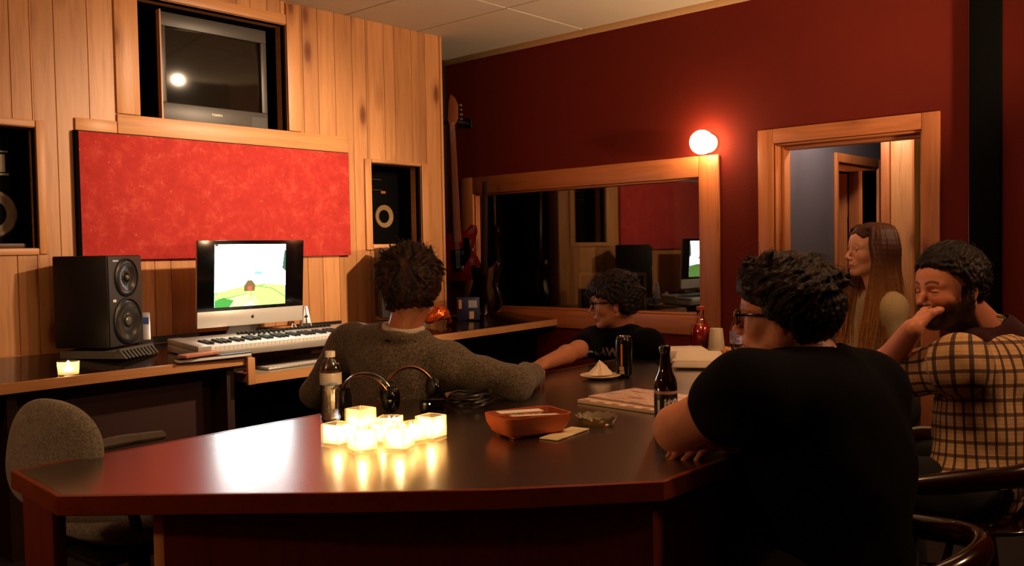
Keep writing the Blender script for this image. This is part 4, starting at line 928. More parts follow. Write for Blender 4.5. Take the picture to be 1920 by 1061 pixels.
cu = thing('paper_cup', 'upside-down stack of pale plastic cups in front of the red bottle', 'cup', (-1.285, -2.51, TZ))
MB().lathe([(.040, 0), (.041, .004), (.029, .125), (.027, .127), (.0005, .127)], 36).build('cup_wall', plain('translucent_cup', 'CFC0A4', .4), cu, smooth=True, angle=60)
for i in range(3): MB().lathe([(.0415, .004+i*.012), (.0425, .008+i*.012), (.0412, .012+i*.012)], 36, False).build('rim', plain('cup_rim', 'D9CDB4', .4), cu, smooth=True)
sb_ = thing('soda_bottle', 'small clear bottle with white cap and purple label, right of the cups', 'bottle', (-1.175, -2.555, TZ))
MB().lathe([(.030, 0), (.0335, .005), (.0335, .10), (.030, .13), (.014, .165), (.013, .175)], 32).build('bottle_body', thin_glass('soda_plastic', (.75, .7, .7), .03, 2.5), sb_, smooth=True, angle=60)
MB().lathe([(.0148, .1755), (.0148, .196), (.0135, .1975)], 24).build('cap', 'white_plastic', sb_, smooth=True)
MB().lathe([(.034, .05), (.034, .11)], 32, False).build('label', printed('soda_label', '8A8FC8', 'E8E4F0', '7A2A2A', 45), sb_, smooth=True)
dp = thing('snack_plate', 'dark plate piled with pale food behind the takeaway boxes', 'plate', (-1.40, -2.63, TZ))
MB().lathe([(.07, 0), (.10, .006), (.112, .014), (.110, .016), (.09, .009), (.0005, .006)], 40).build('dish', 'black', dp, smooth=True, angle=60)
random.seed(21); m = MB()
for i in range(26):
    a = random.uniform(0, 2*PI); r = .065*math.sqrt(random.random()); m.at((r*math.cos(a), r*math.sin(a), .022+random.random()*.03*(1-r/.08)), (random.random()*3, random.random()*3, random.random()*3)).sphere((0, 0, 0), (.020, .013, .010), 10, 7)
tag(m.build('snack_food', plain('fried_snack', 'CF9450', .6, noise=.25, nscale=60, bump=.4), smooth=True, loc=(-1.40, -2.63, TZ), angle=60), 'pile of golden fried snacks on the dark plate', 'food', kind='stuff')
# ================================================================== PEOPLE: smooth-union field, meshed by surface nets
A3 = lambda v: np.array(v, dtype=np.float64)
class Field:
    def __init__(s): s.p = []; s.R = np.eye(3); s.t = np.zeros(3); s.sc = 1.0
    def frame(s, R=None, t=None, sc=1.0):
        s.R = np.eye(3) if R is None else R; s.t = np.zeros(3) if t is None else A3(t); s.sc = sc; return s
    def w(s, v): return s.R @ (A3(v)*s.sc) + s.t
    def cap(s, a, b, ra, rb=None, k=.02, op='+', flat=None):
        rb = ra if rb is None else rb; s.p.append(('c', s.w(a), s.w(b), ra*s.sc, rb*s.sc, k*s.sc, op, flat)); return s
    def chain(s, pts, rs, k=.01, op='+'):
        for i in range(len(pts)-1): s.cap(pts[i], pts[i+1], rs[i], rs[i+1], k, op)
        return s
    def ell(s, c, r, k=.02, op='+', R=None):
        s.p.append(('e', s.w(c), A3(r)*s.sc, s.R if R is None else s.R @ R, 0, k*s.sc, op, None)); return s
    def cut(s, pt, n, k=.004):   # removes everything on the side n points to
        s.p.append(('h', s.w(pt), s.R @ A3(n)/np.linalg.norm(n), 0, 0, k, '-', None)); return s
    def mesh(s, vox, disp=None, dispmax=0):
        lo = np.full(3, 1e9); hi = -lo
        for q in s.p:
            if q[6] != '+': continue
            if q[0] == 'c': r = max(q[3], q[4]); lo = np.minimum(lo, np.minimum(q[1], q[2])-r); hi = np.maximum(hi, np.maximum(q[1], q[2])+r)
            elif q[0] == 'e': r = q[2].max(); lo = np.minimum(lo, q[1]-r); hi = np.maximum(hi, q[1]+r)
        lo -= vox*3+dispmax; hi += vox*3+dispmax
        n = np.ceil((hi-lo)/vox).astype(int)+1
        ax = [(lo[i]+vox*np.arange(n[i])).astype(np.float32) for i in range(3)]
        D = np.full(n, .25, np.float32)
        for kind, a, b, ra, rb, k, op, flat in s.p:
            if kind == 'h':
                d = ((ax[0][:, None, None]-a[0])*b[0]+(ax[1][None, :, None]-a[1])*b[1]+(ax[2][None, None, :]-a[2])*b[2]).astype(np.float32)
                D = np.maximum(D, d); continue
            if kind == 'c': r = max(ra, rb); l, h = np.minimum(a, b)-r, np.maximum(a, b)+r
            else: r = b.max(); l, h = a-r, a+r
            m_ = k+vox*2.5+dispmax
            i0 = np.clip(np.floor((l-m_-lo)/vox).astype(int), 0, n-1); i1 = np.clip(np.ceil((h+m_-lo)/vox).astype(int)+1, 1, n)
            if (i1 <= i0).any(): continue
            sl = tuple(slice(i0[i], i1[i]) for i in range(3))
            X = ax[0][sl[0]][:, None, None]; Y = ax[1][sl[1]][None, :, None]; Z = ax[2][sl[2]][None, None, :]
            if kind == 'c':
                ab = b-a; L2 = max(float(ab@ab), 1e-12)
                t = np.clip(((X-a[0])*ab[0]+(Y-a[1])*ab[1]+(Z-a[2])*ab[2])/L2, 0, 1)
                d = np.sqrt((X-a[0]-t*ab[0])**2+(Y-a[1]-t*ab[1])**2+(Z-a[2]-t*ab[2])**2)-(ra+(rb-ra)*t)
            else:
                R = ra; px = X-a[0]; py = Y-a[1]; pz = Z-a[2]
                u = (px*R[0, 0]+py*R[1, 0]+pz*R[2, 0]); v = (px*R[0, 1]+py*R[1, 1]+pz*R[2, 1]); w_ = (px*R[0, 2]+py*R[1, 2]+pz*R[2, 2])
                k0 = np.sqrt((u/b[0])**2+(v/b[1])**2+(w_/b[2])**2); k1 = np.sqrt((u/b[0]**2)**2+(v/b[1]**2)**2+(w_/b[2]**2)**2)+1e-9
                d = k0*(k0-1)/k1
            d = d.astype(np.float32); G = D[sl]
            if op == '+':
                hh = np.clip(.5+.5*(G-d)/k, 0, 1); D[sl] = G+(d-G)*hh-k*hh*(1-hh)
            else:
                hh = np.clip(.5-.5*(G+d)/k, 0, 1); D[sl] = G+(-d-G)*hh+k*hh*(1-hh)
        if disp is not None:
            m_ = np.abs(D) < dispmax+vox*3; idx = np.nonzero(m_)
            P = np.stack([ax[0][idx[0]], ax[1][idx[1]], ax[2][idx[2]]], 1); D[idx] -= disp(P).astype(np.float32)
        return nets(D, lo, vox)
def nets(D, lo, vox):
    s = D < 0
    c = [s[i:s.shape[0]-1+i, j:s.shape[1]-1+j, k:s.shape[2]-1+k] for i in (0, 1) for j in (0, 1) for k in (0, 1)]
    sm = sum(x.astype(np.int8) for x in c); act = (sm > 0) & (sm < 8); I = np.array(np.nonzero(act)).T
    idx = np.full(act.shape, -1, np.int64); idx[act] = np.arange(len(I))
    acc = np.zeros((len(I), 3)); cnt = np.zeros(len(I))
    offs = [(i, j, k) for i in (0, 1) for j in (0, 1) for k in (0, 1)]
    val = {o: D[I[:, 0]+o[0], I[:, 1]+o[1], I[:, 2]+o[2]] for o in offs}
    for o in offs:
        for a in range(3):
            if o[a]: continue
            o2_ = tuple(o[i]+(i == a) for i in range(3)); v0, v1 = val[o], val[o2_]; x = (v0 < 0) != (v1 < 0)
            t = np.where(x, v0/np.where(x, v0-v1, 1), 0); p = np.zeros((len(I), 3)); p[:] = o; p[:, a] += t
            acc[x] += p[x]; cnt[x] += 1
    V = (I+acc/cnt[:, None])*vox+lo; F = []
    for a in range(3):
        b, c_ = (a+1) % 3, (a+2) % 3
        sl0 = [slice(None)]*3; sl1 = [slice(None)]*3; sl0[a] = slice(0, -1); sl1[a] = slice(1, None)
        x = s[tuple(sl0)] != s[tuple(sl1)]; E_ = np.array(np.nonzero(x)).T
        E_ = E_[(E_[:, b] > 0) & (E_[:, c_] > 0) & (E_[:, b] < s.shape[b]-1) & (E_[:, c_] < s.shape[c_]-1)]
        inside = s[E_[:, 0], E_[:, 1], E_[:, 2]]
        def cell(db, dc): q = E_.copy(); q[:, b] += db; q[:, c_] += dc; return idx[q[:, 0], q[:, 1], q[:, 2]]
        q = np.stack([cell(-1, -1), cell(0, -1), cell(0, 0), cell(-1, 0)], 1); q[~inside] = q[~inside][:, ::-1]; F.append(q)
    return V, np.concatenate(F)
def np_mesh(name, shells, mat, parent=None, origin=(0, 0, 0), flat_shade=False):
    """shells: list of (V, F, C) ; C rgb per vertex or None"""
    V = []; F = []; C = []; n = 0
    for v, f, c in shells:
        V.append(v-A3(origin)); F.append(f+n); n += len(v); C.append(np.ones((len(v), 3))*.5 if c is None else c)
    V = np.concatenate(V); F = np.concatenate(F); C = np.concatenate(C); F = F[(F >= 0).all(1)]
    me = bpy.data.meshes.new(name); me.vertices.add(len(V)); me.vertices.foreach_set('co', V.astype(np.float32).ravel())
    me.loops.add(F.size); me.loops.foreach_set('vertex_index', F.astype(np.int32).ravel()); me.polygons.add(len(F))
    me.polygons.foreach_set('loop_start', np.arange(0, F.size, 4, dtype=np.int32)); me.update(calc_edges=True)
    me.polygons.foreach_set('use_smooth', np.full(len(F), not flat_shade))
    at_ = me.color_attributes.new('Col', 'FLOAT_COLOR', 'POINT'); at_.data.foreach_set('color', np.concatenate([C, np.ones((len(C), 1))], 1).astype(np.float32).ravel())
    me.materials.append(M[mat] if isinstance(mat, str) else mat); me.validate()
    return new_obj(name, me, parent)
_rs = np.random.RandomState(4)
def sines(n, freq, seed):
    r = np.random.RandomState(seed); K = r.normal(size=(n, 3)); K = K/np.linalg.norm(K, axis=1)[:, None]*freq*(.6+.8*r.rand(n))[:, None]; ph = r.rand(n)*6.28
    return lambda P: np.sin(P @ K.T+ph).sum(1)/math.sqrt(n)
def folds(amp, seed, f1=28, f2=75):
    a = sines(6, f1, seed); b = sines(8, f2, seed+1); c = sines(3, 12, seed+2)
    return lambda P: amp*(.8*(1-np.abs(a(P)))*(.6+.4*c(P))+.22*b(P)-.3)
def yawpitch(yaw, pitch=0, roll=0):
    """columns: forward, left, up"""
    y, p, r = map(math.radians, (yaw, pitch, roll))
    f = A3([math.cos(p)*math.cos(y), math.cos(p)*math.sin(y), math.sin(p)]); l = A3([-math.sin(y), math.cos(y), 0]); u = np.cross(f, l)
    l2 = math.cos(r)*l+math.sin(r)*u; u2 = -math.sin(r)*l+math.cos(r)*u
    return np.stack([f, l2, u2], 1)
def NP(px, py, d): return A3(at(px, py, d))
lin = lambda h: A3(srgb(h)[:3])
def head(R, t, neck, sc=1.0, female=False, neck_r=.056, fat=0.0, vox=.0027, skin='C98A66', lip='A8523F', brow='1E120C', beard=None, eye_open=1.0, iris='2A1A10'):
    F = Field().frame(R, t, sc); g = fat; jw = .046 if female else .052
    F.ell((-.012, 0, .028), (.098, .077, .088), .02).ell((.035, 0, .032), (.055, .061, .058), .03).ell((.032, 0, -.030), (.053, .056+g, .076), .03)
    for s in (-1, 1):
        F.cap((-.006, s*(jw+g), -.050), (.060, s*(.014+g*.5), -.096), .021+g, .016+g*.6, .025).ell((.056, s*(.038+g*.5), -.028), (.025, .022+g, .024), .02)
        F.cap((.083, s*.012, .019), (.069, s*.046, .018), .0085 if female else .0105, .008, .014)
    F.ell((.073, 0, -.101), (.016, .019+g, .014), .018)
    F.ell((.079, 0, -.062), (.018, .028, .024), .016)
    for s in (-1, 1): F.ell((.094, s*.031, -.001), (.016, .0175, .0105), .012, '-')
    if fat > .004: F.ell((.035, 0, -.100), (.045, .045, .025), .02)
    n_ = .9 if female else 1.0
    F.chain([(.086, 0, .012), (.099*1, 0, -.012), (.112, 0, -.033)], [.0065*n_, .0075*n_, .0100*n_], .010)
    for s in (-1, 1):
        F.ell((.100, s*.0115*n_, -.040), (.011, .0075, .0075), .007).ell((.107, s*.0055, -.0465), (.004, .003, .004), .003, '-')
    for s in (-1, 1):
        F.cap((.0945, 0, -.0655), (.083, s*.022, -.0705), .0048, .0022, .005).cap((.0930, 0, -.0775), (.0825, s*.020, -.0735), .0060, .0025, .005)
    F.cap((.1015, -.010, -.0712), (.1015, .010, -.0712), .0018, .0018, .003, '-').cap((.094, -.018, -.0716), (.094, .018, -.0716), .0014, .0014, .003, '-')
    eyes = []
    for s in (-1, 1):
        F.ell((.0715, s*.031, -.001), (.0125, .0130, .0120), .002); eyes.append((.0715, s*.031, -.001))
        lz = .006 if eye_open > .5 else .000
        F.chain([(.079, s*.0175, lz-.003), (.0850, s*.026, lz+.001), (.0838, s*.036, lz+.001), (.0755, s*.0455, lz-.003)], [.0016, .0030, .0032, .0020], .003)
        F.chain([(.079, s*.018, -.006), (.0835, s*.027, -.0095), (.0815, s*.037, -.009), (.0755, s*.045, -.005)], [.0014, .0022, .0022, .0014], .004)
        E = np.array([[math.cos(.25), 0, -math.sin(.25)], [0, 1, 0], [math.sin(.25), 0, math.cos(.25)]])
        F.ell((-.012, s*(.079+g*.4), -.008), (.0185, .0075, .0310), .006, '+', E).ell((-.004, s*(.087+g*.4), -.005), (.0100, .0060, .0170), .004, '-', E).ell((-.008, s*(.0795+g*.4), -.036), (.009, .006, .009), .006)
        F.ell((-.001, s*(.0835+g*.4), -.010), (.0045, .0035, .006), .003)
    F.frame(); nb = A3(neck); j = R @ (A3((-.028, 0, -.045))*sc)+t
    F.cap(j, nb, neck_r*.95, neck_r*1.12, .03).cap(R @ (A3((.01, 0, -.075))*sc)+t, nb+(R[:, 0]*.02), neck_r*.72, neck_r*.9, .03)
    V, Fc = F.mesh(vox)
    Lc = (V-t) @ R/sc; C = np.tile(lin(skin), (len(V), 1)); x, y, z = Lc.T; ay = np.abs(y)
    def blend(m, col, a=1.0): m = np.clip(m, 0, 1)[:, None]*a; C[:] = C*(1-m)+lin(col)*m
    sm = lambda v, a, b: np.clip((v-a)/(b-a), 0, 1)
    ruddy = np.exp(-(((z+.035)/.022)**2+((ay-.042)/.02)**2))*(x > .04); blend(ruddy*.35, 'B4553C'); blend(np.exp(-(((x-.108)/.012)**2+((z+.036)/.012)**2+(y/.016)**2))*.35, 'B4553C')
    blend((ay > .078+g*.4)*.3*(z < .03)*(x < .02), 'B04A34')
    lipd = np.minimum(np.hypot((z+.0655+.005*(ay/.022))/.0042, (ay/.024)), np.hypot((z+.0775-.003*(ay/.02))/.0055, (ay/.022)))
    blend((lipd < 1.05)*(x > .080)*1.0, lip, .75); blend((np.abs(z+.0713) < .0016)*(ay < .021)*(x > .08), '4A1A14', .8)
    for e in eyes:
        q = Lc-A3(e); r = np.linalg.norm(q, axis=1); m = (r < .01315)*(q[:, 0] > .002)*(np.abs(q[:, 2]) < .0075)
        if eye_open > .5: blend(m*1., 'C8B8A8'); blend(m*(np.hypot(q[:, 1]-.001, q[:, 2]-.001) < .0062), iris)
        blend((np.abs(q[:, 2]-(.007 if eye_open > .5 else -.002)) < .0016)*(r < .0175)*(q[:, 0] > .004), '20100A', .75)
    b = np.exp(-(((z-.0225-.006*np.sin(np.clip((ay-.012)/.036, 0, 1)*3.14))/(.0028 if female else .0042))**4))*(ay > .010)*(ay < .050)*(x > .055); blend(b, brow, .55 if female else .9)
    if beard is not None:
        bl = np.clip(sm(-z, .022, .040)*sm(x+.6*(-z-.02), -.012, .004), 0, 1); moust = (np.abs(z+.055) < .009)*(x > .075)*(ay < .034)
        side = (x > -.010)*(x < .022)*(z < .01)*(ay > .045); chk = 1-np.exp(-(((z+.022)/.020)**2+((x-.07)/.03)**2))*.9
        blend(np.maximum(np.maximum(bl*chk*(z > -.135), moust*1.), side*1.)*(lipd > 1.05), beard[0], beard[1])
    return V, Fc, C
def scalp_pts(n, allowed, c=(-.014, 0, .030), r=(.100, .080, .092)):
    i = np.arange(n)+.5; ph = np.arccos(1-2*i/n); th = PI*(1+5**.5)*i
    d = np.stack([np.cos(th)*np.sin(ph), np.sin(th)*np.sin(ph), np.cos(ph)], 1); p = d*A3(r)+A3(c)
    m = np.array([allowed(*q) for q in p]); return p[m], d[m]
def strands_mesh(paths, r0, r1, seg=4):
    V = []; F = []; n = 0
    for P in paths:
        P = np.asarray(P); L = len(P); T = np.gradient(P, axis=0); T /= np.linalg.norm(T, axis=1)[:, None]+1e-9
        a = np.cross(T, [.3, .5, .81]); a /= np.linalg.norm(a, axis=1)[:, None]+1e-9; b = np.cross(T, a); rr = np.linspace(r0, r1, L)
        for k_ in range(seg):
            t = 2*PI*k_/seg; V.append(P+(a*math.cos(t)+b*math.sin(t))*rr[:, None])
        i = np.arange(L-1)
        for k_ in range(seg): k2 = (k_+1) % seg; F.append(np.stack([n+k_*L+i, n+k2*L+i, n+k2*L+i+1, n+k_*L+i+1], 1))
        n += seg*L
    return np.concatenate(V), np.concatenate(F)
def short_hair(R, t, sc, allowed, flow, length, ball=.016, n=420, tuft_r=.009, seed=1, vox=.0032, nst=420, col='140B07', col2='2A1710', parent=None, name='hair', up=1.0, sr=.0009):
    """locks that leave the scalp and lie along a smoothly varying flow"""
    r = np.random.RandomState(seed); F = Field().frame(R, t, sc); P, Dn = scalp_pts(n, allowed)
    g1, g2, g3 = sines(4, 32, seed+1), sines(4, 32, seed+2), sines(4, 32, seed+3)
    def fl_at(p, d):
        q = p[None]; v = A3(flow(p, d))+.55*A3((g1(q)[0], g2(q)[0], g3(q)[0])); v = v-d*np.dot(v, d)*.9; return v/(np.linalg.norm(v)+1e-6)
    for p, d in zip(P, Dn):
        F.ell(p-d*.004, (ball,)*3, .010)
        v = fl_at(p, d); L_ = length(p, d)*(.75+.5*r.rand()); a = p+d*(ball*.62); q = a+(v*.95+d*.28*up)*L_*.5; q2 = q+(v*1.0-d*.05*up+r.normal(size=3)*.12)*L_*.5
        F.chain([a, q, q2], [tuft_r, tuft_r*.75, tuft_r*.22], .007)
    V, Fc = F.mesh(vox, lambda Q: .0010*sines(10, 500, seed)(Q), .002)
    C = np.tile(lin(col), (len(V), 1)); m = np.clip(sines(6, 160, seed+5)(V)*.5+.2, 0, 1)[:, None]; C = C*(1-m)+lin(col2)*m
    paths = []
    P, Dn = scalp_pts(nst, allowed)
    for p, d in zip(P, Dn):
        for _ in range(3):
            v = fl_at(p, d)+r.normal(size=3)*.16; L_ = length(p, d)*(.9+.5*r.rand()); pts = [p+d*ball*.75+r.normal(size=3)*.003]
            dd = v*.9+d*.42*up
            for i in range(5): dd = dd/np.linalg.norm(dd); pts.append(pts[-1]+dd*L_/4.5); dd = dd-d*.12*up+A3((0, 0, -.06))+r.normal(size=3)*.06
            paths.append([R @ (A3(q)*sc)+t for q in pts])
    V2, F2 = strands_mesh(paths, sr, sr*.3); C2 = np.tile(lin(col2), (len(V2), 1))
    return [(V, Fc, C), (V2, F2, C2)]
def hand(F, W, f, n, thumb, curl=(.3, .4, .3), size=1.0, spread=0.0, thumb_out=1.0, curls=None, tcurl=.2):
    """W wrist, f finger direction, n back-of-hand normal, thumb = side the thumb leaves from"""
    f = A3(f)/np.linalg.norm(f); n = A3(n)-f*np.dot(n, f); n /= np.linalg.norm(n); y = A3(thumb)-f*np.dot(thumb, f)-n*np.dot(thumb, n); y /= np.linalg.norm(y)
    F.frame(np.stack([f, y, n], 1), W, size)
    ys = [.029, .0095, -.0105, -.029]; ls = [(.041, .024, .019), (.046, .028, .020), (.042, .026, .019), (.033, .019, .017)]
    for i, yy in enumerate(ys):
        F.cap((.004, yy*.62, 0), (.083-.004*abs(i-1), yy, 0), .0135, .0105, .012)
        p = A3((.083-.004*abs(i-1), yy, 0)); a = 0; cu = curls[i] if curls else curl; sp = spread*(1.5-i)*.5
        for L_, c_, r0, r1 in zip(ls[i], cu, (.0092, .0084, .0075), (.0084, .0075, .0062)):
            a += c_; q = p+A3((math.cos(a)*math.cos(sp), math.sin(sp), -math.sin(a)))*L_; F.cap(p, q, r0*(1 if i < 3 else .88), r1*(1 if i < 3 else .88), .0035); p = q
    F.ell((.045, 0, -.006), (.042, .034, .013), .01)
    tb_ = [(.016, .024, -.008), (.048, .024+.026*thumb_out, -.014), (.074+.0*tcurl, .026+.038*thumb_out-.01*tcurl, -.018-.012*tcurl), (.098, .026+.042*thumb_out-.02*tcurl, -.020-.02*tcurl)]
    F.chain(tb_, [.0150, .0118, .0100, .0080], .008); F.frame()
def glasses(R, t, sc, parent, mat='black_gloss', h=.017, w_=.027, lens=True, off=0):
    def T_(p): return Vector((R @ (A3(p)*sc)+t))
    m = MB()
    for s in (-1, 1):
        pts = []
        for i in range(29):
            a = 2*PI*i/28; cx, cz = math.cos(a), math.sin(a); e = .6
            pts.append(T_((.1035-.004*abs(cx)-.012*max(0, s*math.copysign(1, s)*cx*.5), s*(.034)+s*w_*math.copysign(abs(cx)**e, cx)*1., -.002+off+h*math.copysign(abs(cz)**e, cz))))
        m.tube(pts, .0022*sc, 8, caps=False)
        m.tube([T_((.097, s*.061, .006+off)), T_((.06, s*.0755, .006+off)), T_((.02, s*.080, .004)), (T_((-.012, s*.083, .002))), T_((-.03, s*.081, -.022))], [.0026*sc, .0026*sc, .0024*sc, .0024*sc, .002*sc], 8, 1.5)
    m.tube([T_((.1045, -.0085, .003+off)), T_((.108, 0, .006+off)), T_((.1045, .0085, .003+off))], .0022*sc, 8)
    g = m.build('glasses', mat, parent, smooth=True)
    if lens:
        m = MB()
        for s in (-1, 1):
            pts = [T_((.1025, s*.034+w_*.93*math.copysign(abs(math.cos(2*PI*i/20))**.6, math.cos(2*PI*i/20)), -.002+off+h*.93*math.copysign(abs(math.sin(2*PI*i/20))**.6, math.sin(2*PI*i/20)))) for i in range(20)]
            m.raw(pts, [tuple(range(20))])
        m.build('lenses', thin_glass('spectacle_lens', (.92, .92, .92), .02, 1.5), g)
    return g
def axes(SL, SR, N, P):
    lat = SL-SR; lat /= np.linalg.norm(lat); up = N-P; up -= lat*np.dot(up, lat); up /= np.linalg.norm(up); fw = np.cross(lat, up)   # left x up -> forward
    return np.stack([fw, lat, up], 1)
def torso(F, N, SL, SR, P, gw=1.0, gd=1.0, off=0.0, belly=0.0, waist=.9, k=.05, bow=0.0):
    """trunk around the spine from pelvis P to neck base N"""
    Rm = axes(SL, SR, N, P); fw, lat, up = Rm.T; ms = (SL+SR)/2; H_ = np.linalg.norm(N-P)
    hw = np.linalg.norm(SL-SR)/2; o = off
    bw = -fw*bow
    F.ell(P, (.115*gd+o, .165*gw+o, .11+o), k, R=Rm)
    F.ell(P+(N-P)*.30+bw*.8+fw*belly*.5, (.105*gd+o+belly, .145*gw*waist+o, .15+o), k, R=Rm)
    F.ell(P+(N-P)*.58+bw, (.115*gd+o, .160*gw+o, .16+o), k, R=Rm)
    F.ell(ms*.5+(P+(N-P)*.80)*.5+bw*.6, (.100*gd+o, .165*gw+o, .11+o), k, R=Rm)
    for S in (SL, SR):
        F.cap(N-up*.01, S+(N-S)*.12, .045+o, .055+o, .04)
        F.ell(S, (.062*gd+o,)*3, .04)
    return Rm
def legs(F, P, Rm, off=0, side=.1, thigh=.42, floor=0.0, spreadk=.06):
    fw, lat, up = Rm.T; f2 = A3([fw[0], fw[1], 0]); f2 /= np.linalg.norm(f2); l2 = A3([lat[0], lat[1], 0]); l2 /= np.linalg.norm(l2)
    for s in (-1, 1):
        h_ = P+l2*s*side-A3([0, 0, .02]); kn = h_+f2*thigh+l2*s*spreadk; kn[2] = P[2]-.0; an = kn-f2*.06; an[2] = floor+.09
        F.cap(h_, kn, .085+off, .058+off, .04); F.cap(kn, an, .056+off, .04+off, .02)
    return
def shoes(Rm, P, parent, side=.1, thigh=.42, spreadk=.06):
    fw, lat, up = Rm.T; f2 = A3([fw[0], fw[1], 0]); f2 /= np.linalg.norm(f2); l2 = A3([lat[0], lat[1], 0]); l2 /= np.linalg.norm(l2)
    for s in (-1, 1):
        kn = P+l2*s*side+f2*thigh+l2*s*spreadk; a = kn-f2*.07; a[2] = .05
        F = Field(); F.cap(a-f2*.03, a+f2*.12, .042, .036, .02).cap(a, a+A3([0, 0, .05]), .045, .045, .02).cut(A3([0, 0, .004]), (0, 0, -1))
        V, Fc = F.mesh(.007); np_mesh('shoe', [(V, Fc, None)], 'black', parent)
M['skin'] = attr_mat('skin', .48, .12, .06, 90, .10)
M['hair'] = attr_mat('hair', .55, 0, .25, 260, .3, spec=.22)
def person(label, group=None):
    return thing('person', label, 'person', (0, 0, 0))
def finish(root, base):
    """put the root empty at the seat without moving the parts"""
    b = Vector((float(base[0]), float(base[1]), 0)); root.location = b
    for ch in root.children: ch.location = -b
    return root
def arm(F, S, E, W, r=(.052, .043, .040, .029), k=.02):
    F.cap(S, E, r[0], r[1], k).cap(E, E+(W-E)*.35, r[1], r[2], k).cap(E+(W-E)*.35, W, r[2], r[3], k)
# ------------------------------------------------------------------ 1. man in grey sweater, back to us
def sweater_man():
    root = person('man with messy dark hair in a grey-brown knit sweater, back turned, arm on the table')
    R = yawpitch(38, -3, -2); t = NP(771, 541, 3.16); N = NP(754, 622, 3.17)
    SL = NP(652, 650, 3.33); SR = NP(843, 688, 3.13); P = NP(735, 880, 3.28); P[2] = .53
    ER = NP(968, 718, 3.02); ER[2] = .808; WR = NP(1000, 700, 3.27); WR[2] = .80
    EL = NP(592, 735, 3.40); WL = NP(640, 715, 3.62)
    hv, hf, hc = head(R, t, N-A3([0, 0, .02]), 1.03, neck_r=.054, skin='BE7A58')
    F = Field(); Rm = torso(F, N-A3([0, 0, .03]), SL, SR, P, .95, .9, -.012); legs(F, P, Rm)
    arm(F, SL, EL, WL); arm(F, SR, ER, WR)
    bv, bf = F.mesh(.011)
    Hd = Field(); hand(Hd, WR, WR-ER+A3([0, .05, 0]), (0, 0, 1), -Rm[:, 1]*0+A3([-1, 0, 0]), (.3, .3, .2)); hand(Hd, WL, WL-EL, (0, 0, 1), A3([1, 0, 0]), (.4, .4, .3)); gv, gf = Hd.mesh(.004)
    sk = np.tile(lin('BE7A58'), (len(bv), 1)); sg = np.tile(lin('BE7A58'), (len(gv), 1))
    np_mesh('body', [(hv, hf, hc), (bv, bf, sk), (gv, gf, sg)], 'skin', root)
    M['sweater'] = cloth('heather_knit', '8A7C68', '221C16', 150, 1.0, .95, .2, .1)
    F = Field(); torso(F, N-A3([0, 0, .035]), SL, SR, P, 1.04, 1.0, .018, waist=1.02)
    for S, E, W_ in ((SL, EL, WL), (SR, ER, WR)):
        F.cap(S, E, .070, .058, .04).cap(E, W_, .057, .046, .02).cap(W_-(W_-E)*.12, W_-(W_-E)*.02, .044, .044, .01)
        u = (E-S)/np.linalg.norm(E-S)
        for q in (.55, .68, .80, .92): F.cap(S+(E-S)*q-np.cross(u, [0, 0, 1])*.012, S+(E-S)*q+np.cross(u, [0, 0, 1])*.012+A3([0, 0, .008]), .050, .052, .012)
    up = (t-N)/np.linalg.norm(t-N); cc = N+(t-N)*.06
    def ringp(r1, h, dip): return [cc+up*h+Rm[:, 1]*math.cos(a)*r1+Rm[:, 0]*math.sin(a)*r1*.92+A3([0, 0, -dip*max(0, math.sin(a))]) for a in np.linspace(0, 2*PI, 29)]
    F.chain(ringp(.083, -.006, .02), [.015]*29, .014)
    F.cap(cc-up*.03, cc+up*.2, .067, .075, .008, '-')
    v, f = F.mesh(.0060, folds(.0105, 11, 24, 60), .018); np_mesh('sweater', [(v, f, None)], 'sweater', root)
    F = Field(); F.chain(ringp(.0675, .010, .01), [.0085]*29, .006); F.chain(ringp(.070, -.006, .01), [.0085]*29, .006)
    v, f = F.mesh(.004); np_mesh('undershirt', [(v, f, None)], plain('white_undershirt', 'D8CCBE', .9), root)
    F = Field(); F.ell(P, (.13, .18, .11), .04, R=Rm); legs(F, P, Rm, .012); v, f = F.mesh(.011, folds(.004, 5), .01); np_mesh('trousers', [(v, f, None)], plain('dark_trousers', '14141A', .9), root)
    def allow(x, y, z): return z > -.078+.03*(x > -.06) if x < -.02 else (z > -.002 if x < .02 else z > .045+.45*(x-.02))
    hs = short_hair(R, t, 1.05, allow, lambda p, d: A3((-.05, .35*np.sign(p[1]+.01)*(p[2] < .08), -.5 if p[2] < .06 else .25)), lambda p, d: .032+.02*(p[2] > .05)+.022*(p[2] < -.02), ball=.019, n=460, tuft_r=.0095, seed=2, col='120906', col2='3A1E12')
    np_mesh('hair', hs, 'hair', root); shoes(Rm, P, root); finish(root, P); return P, Rm
P1p, R1 = sweater_man()
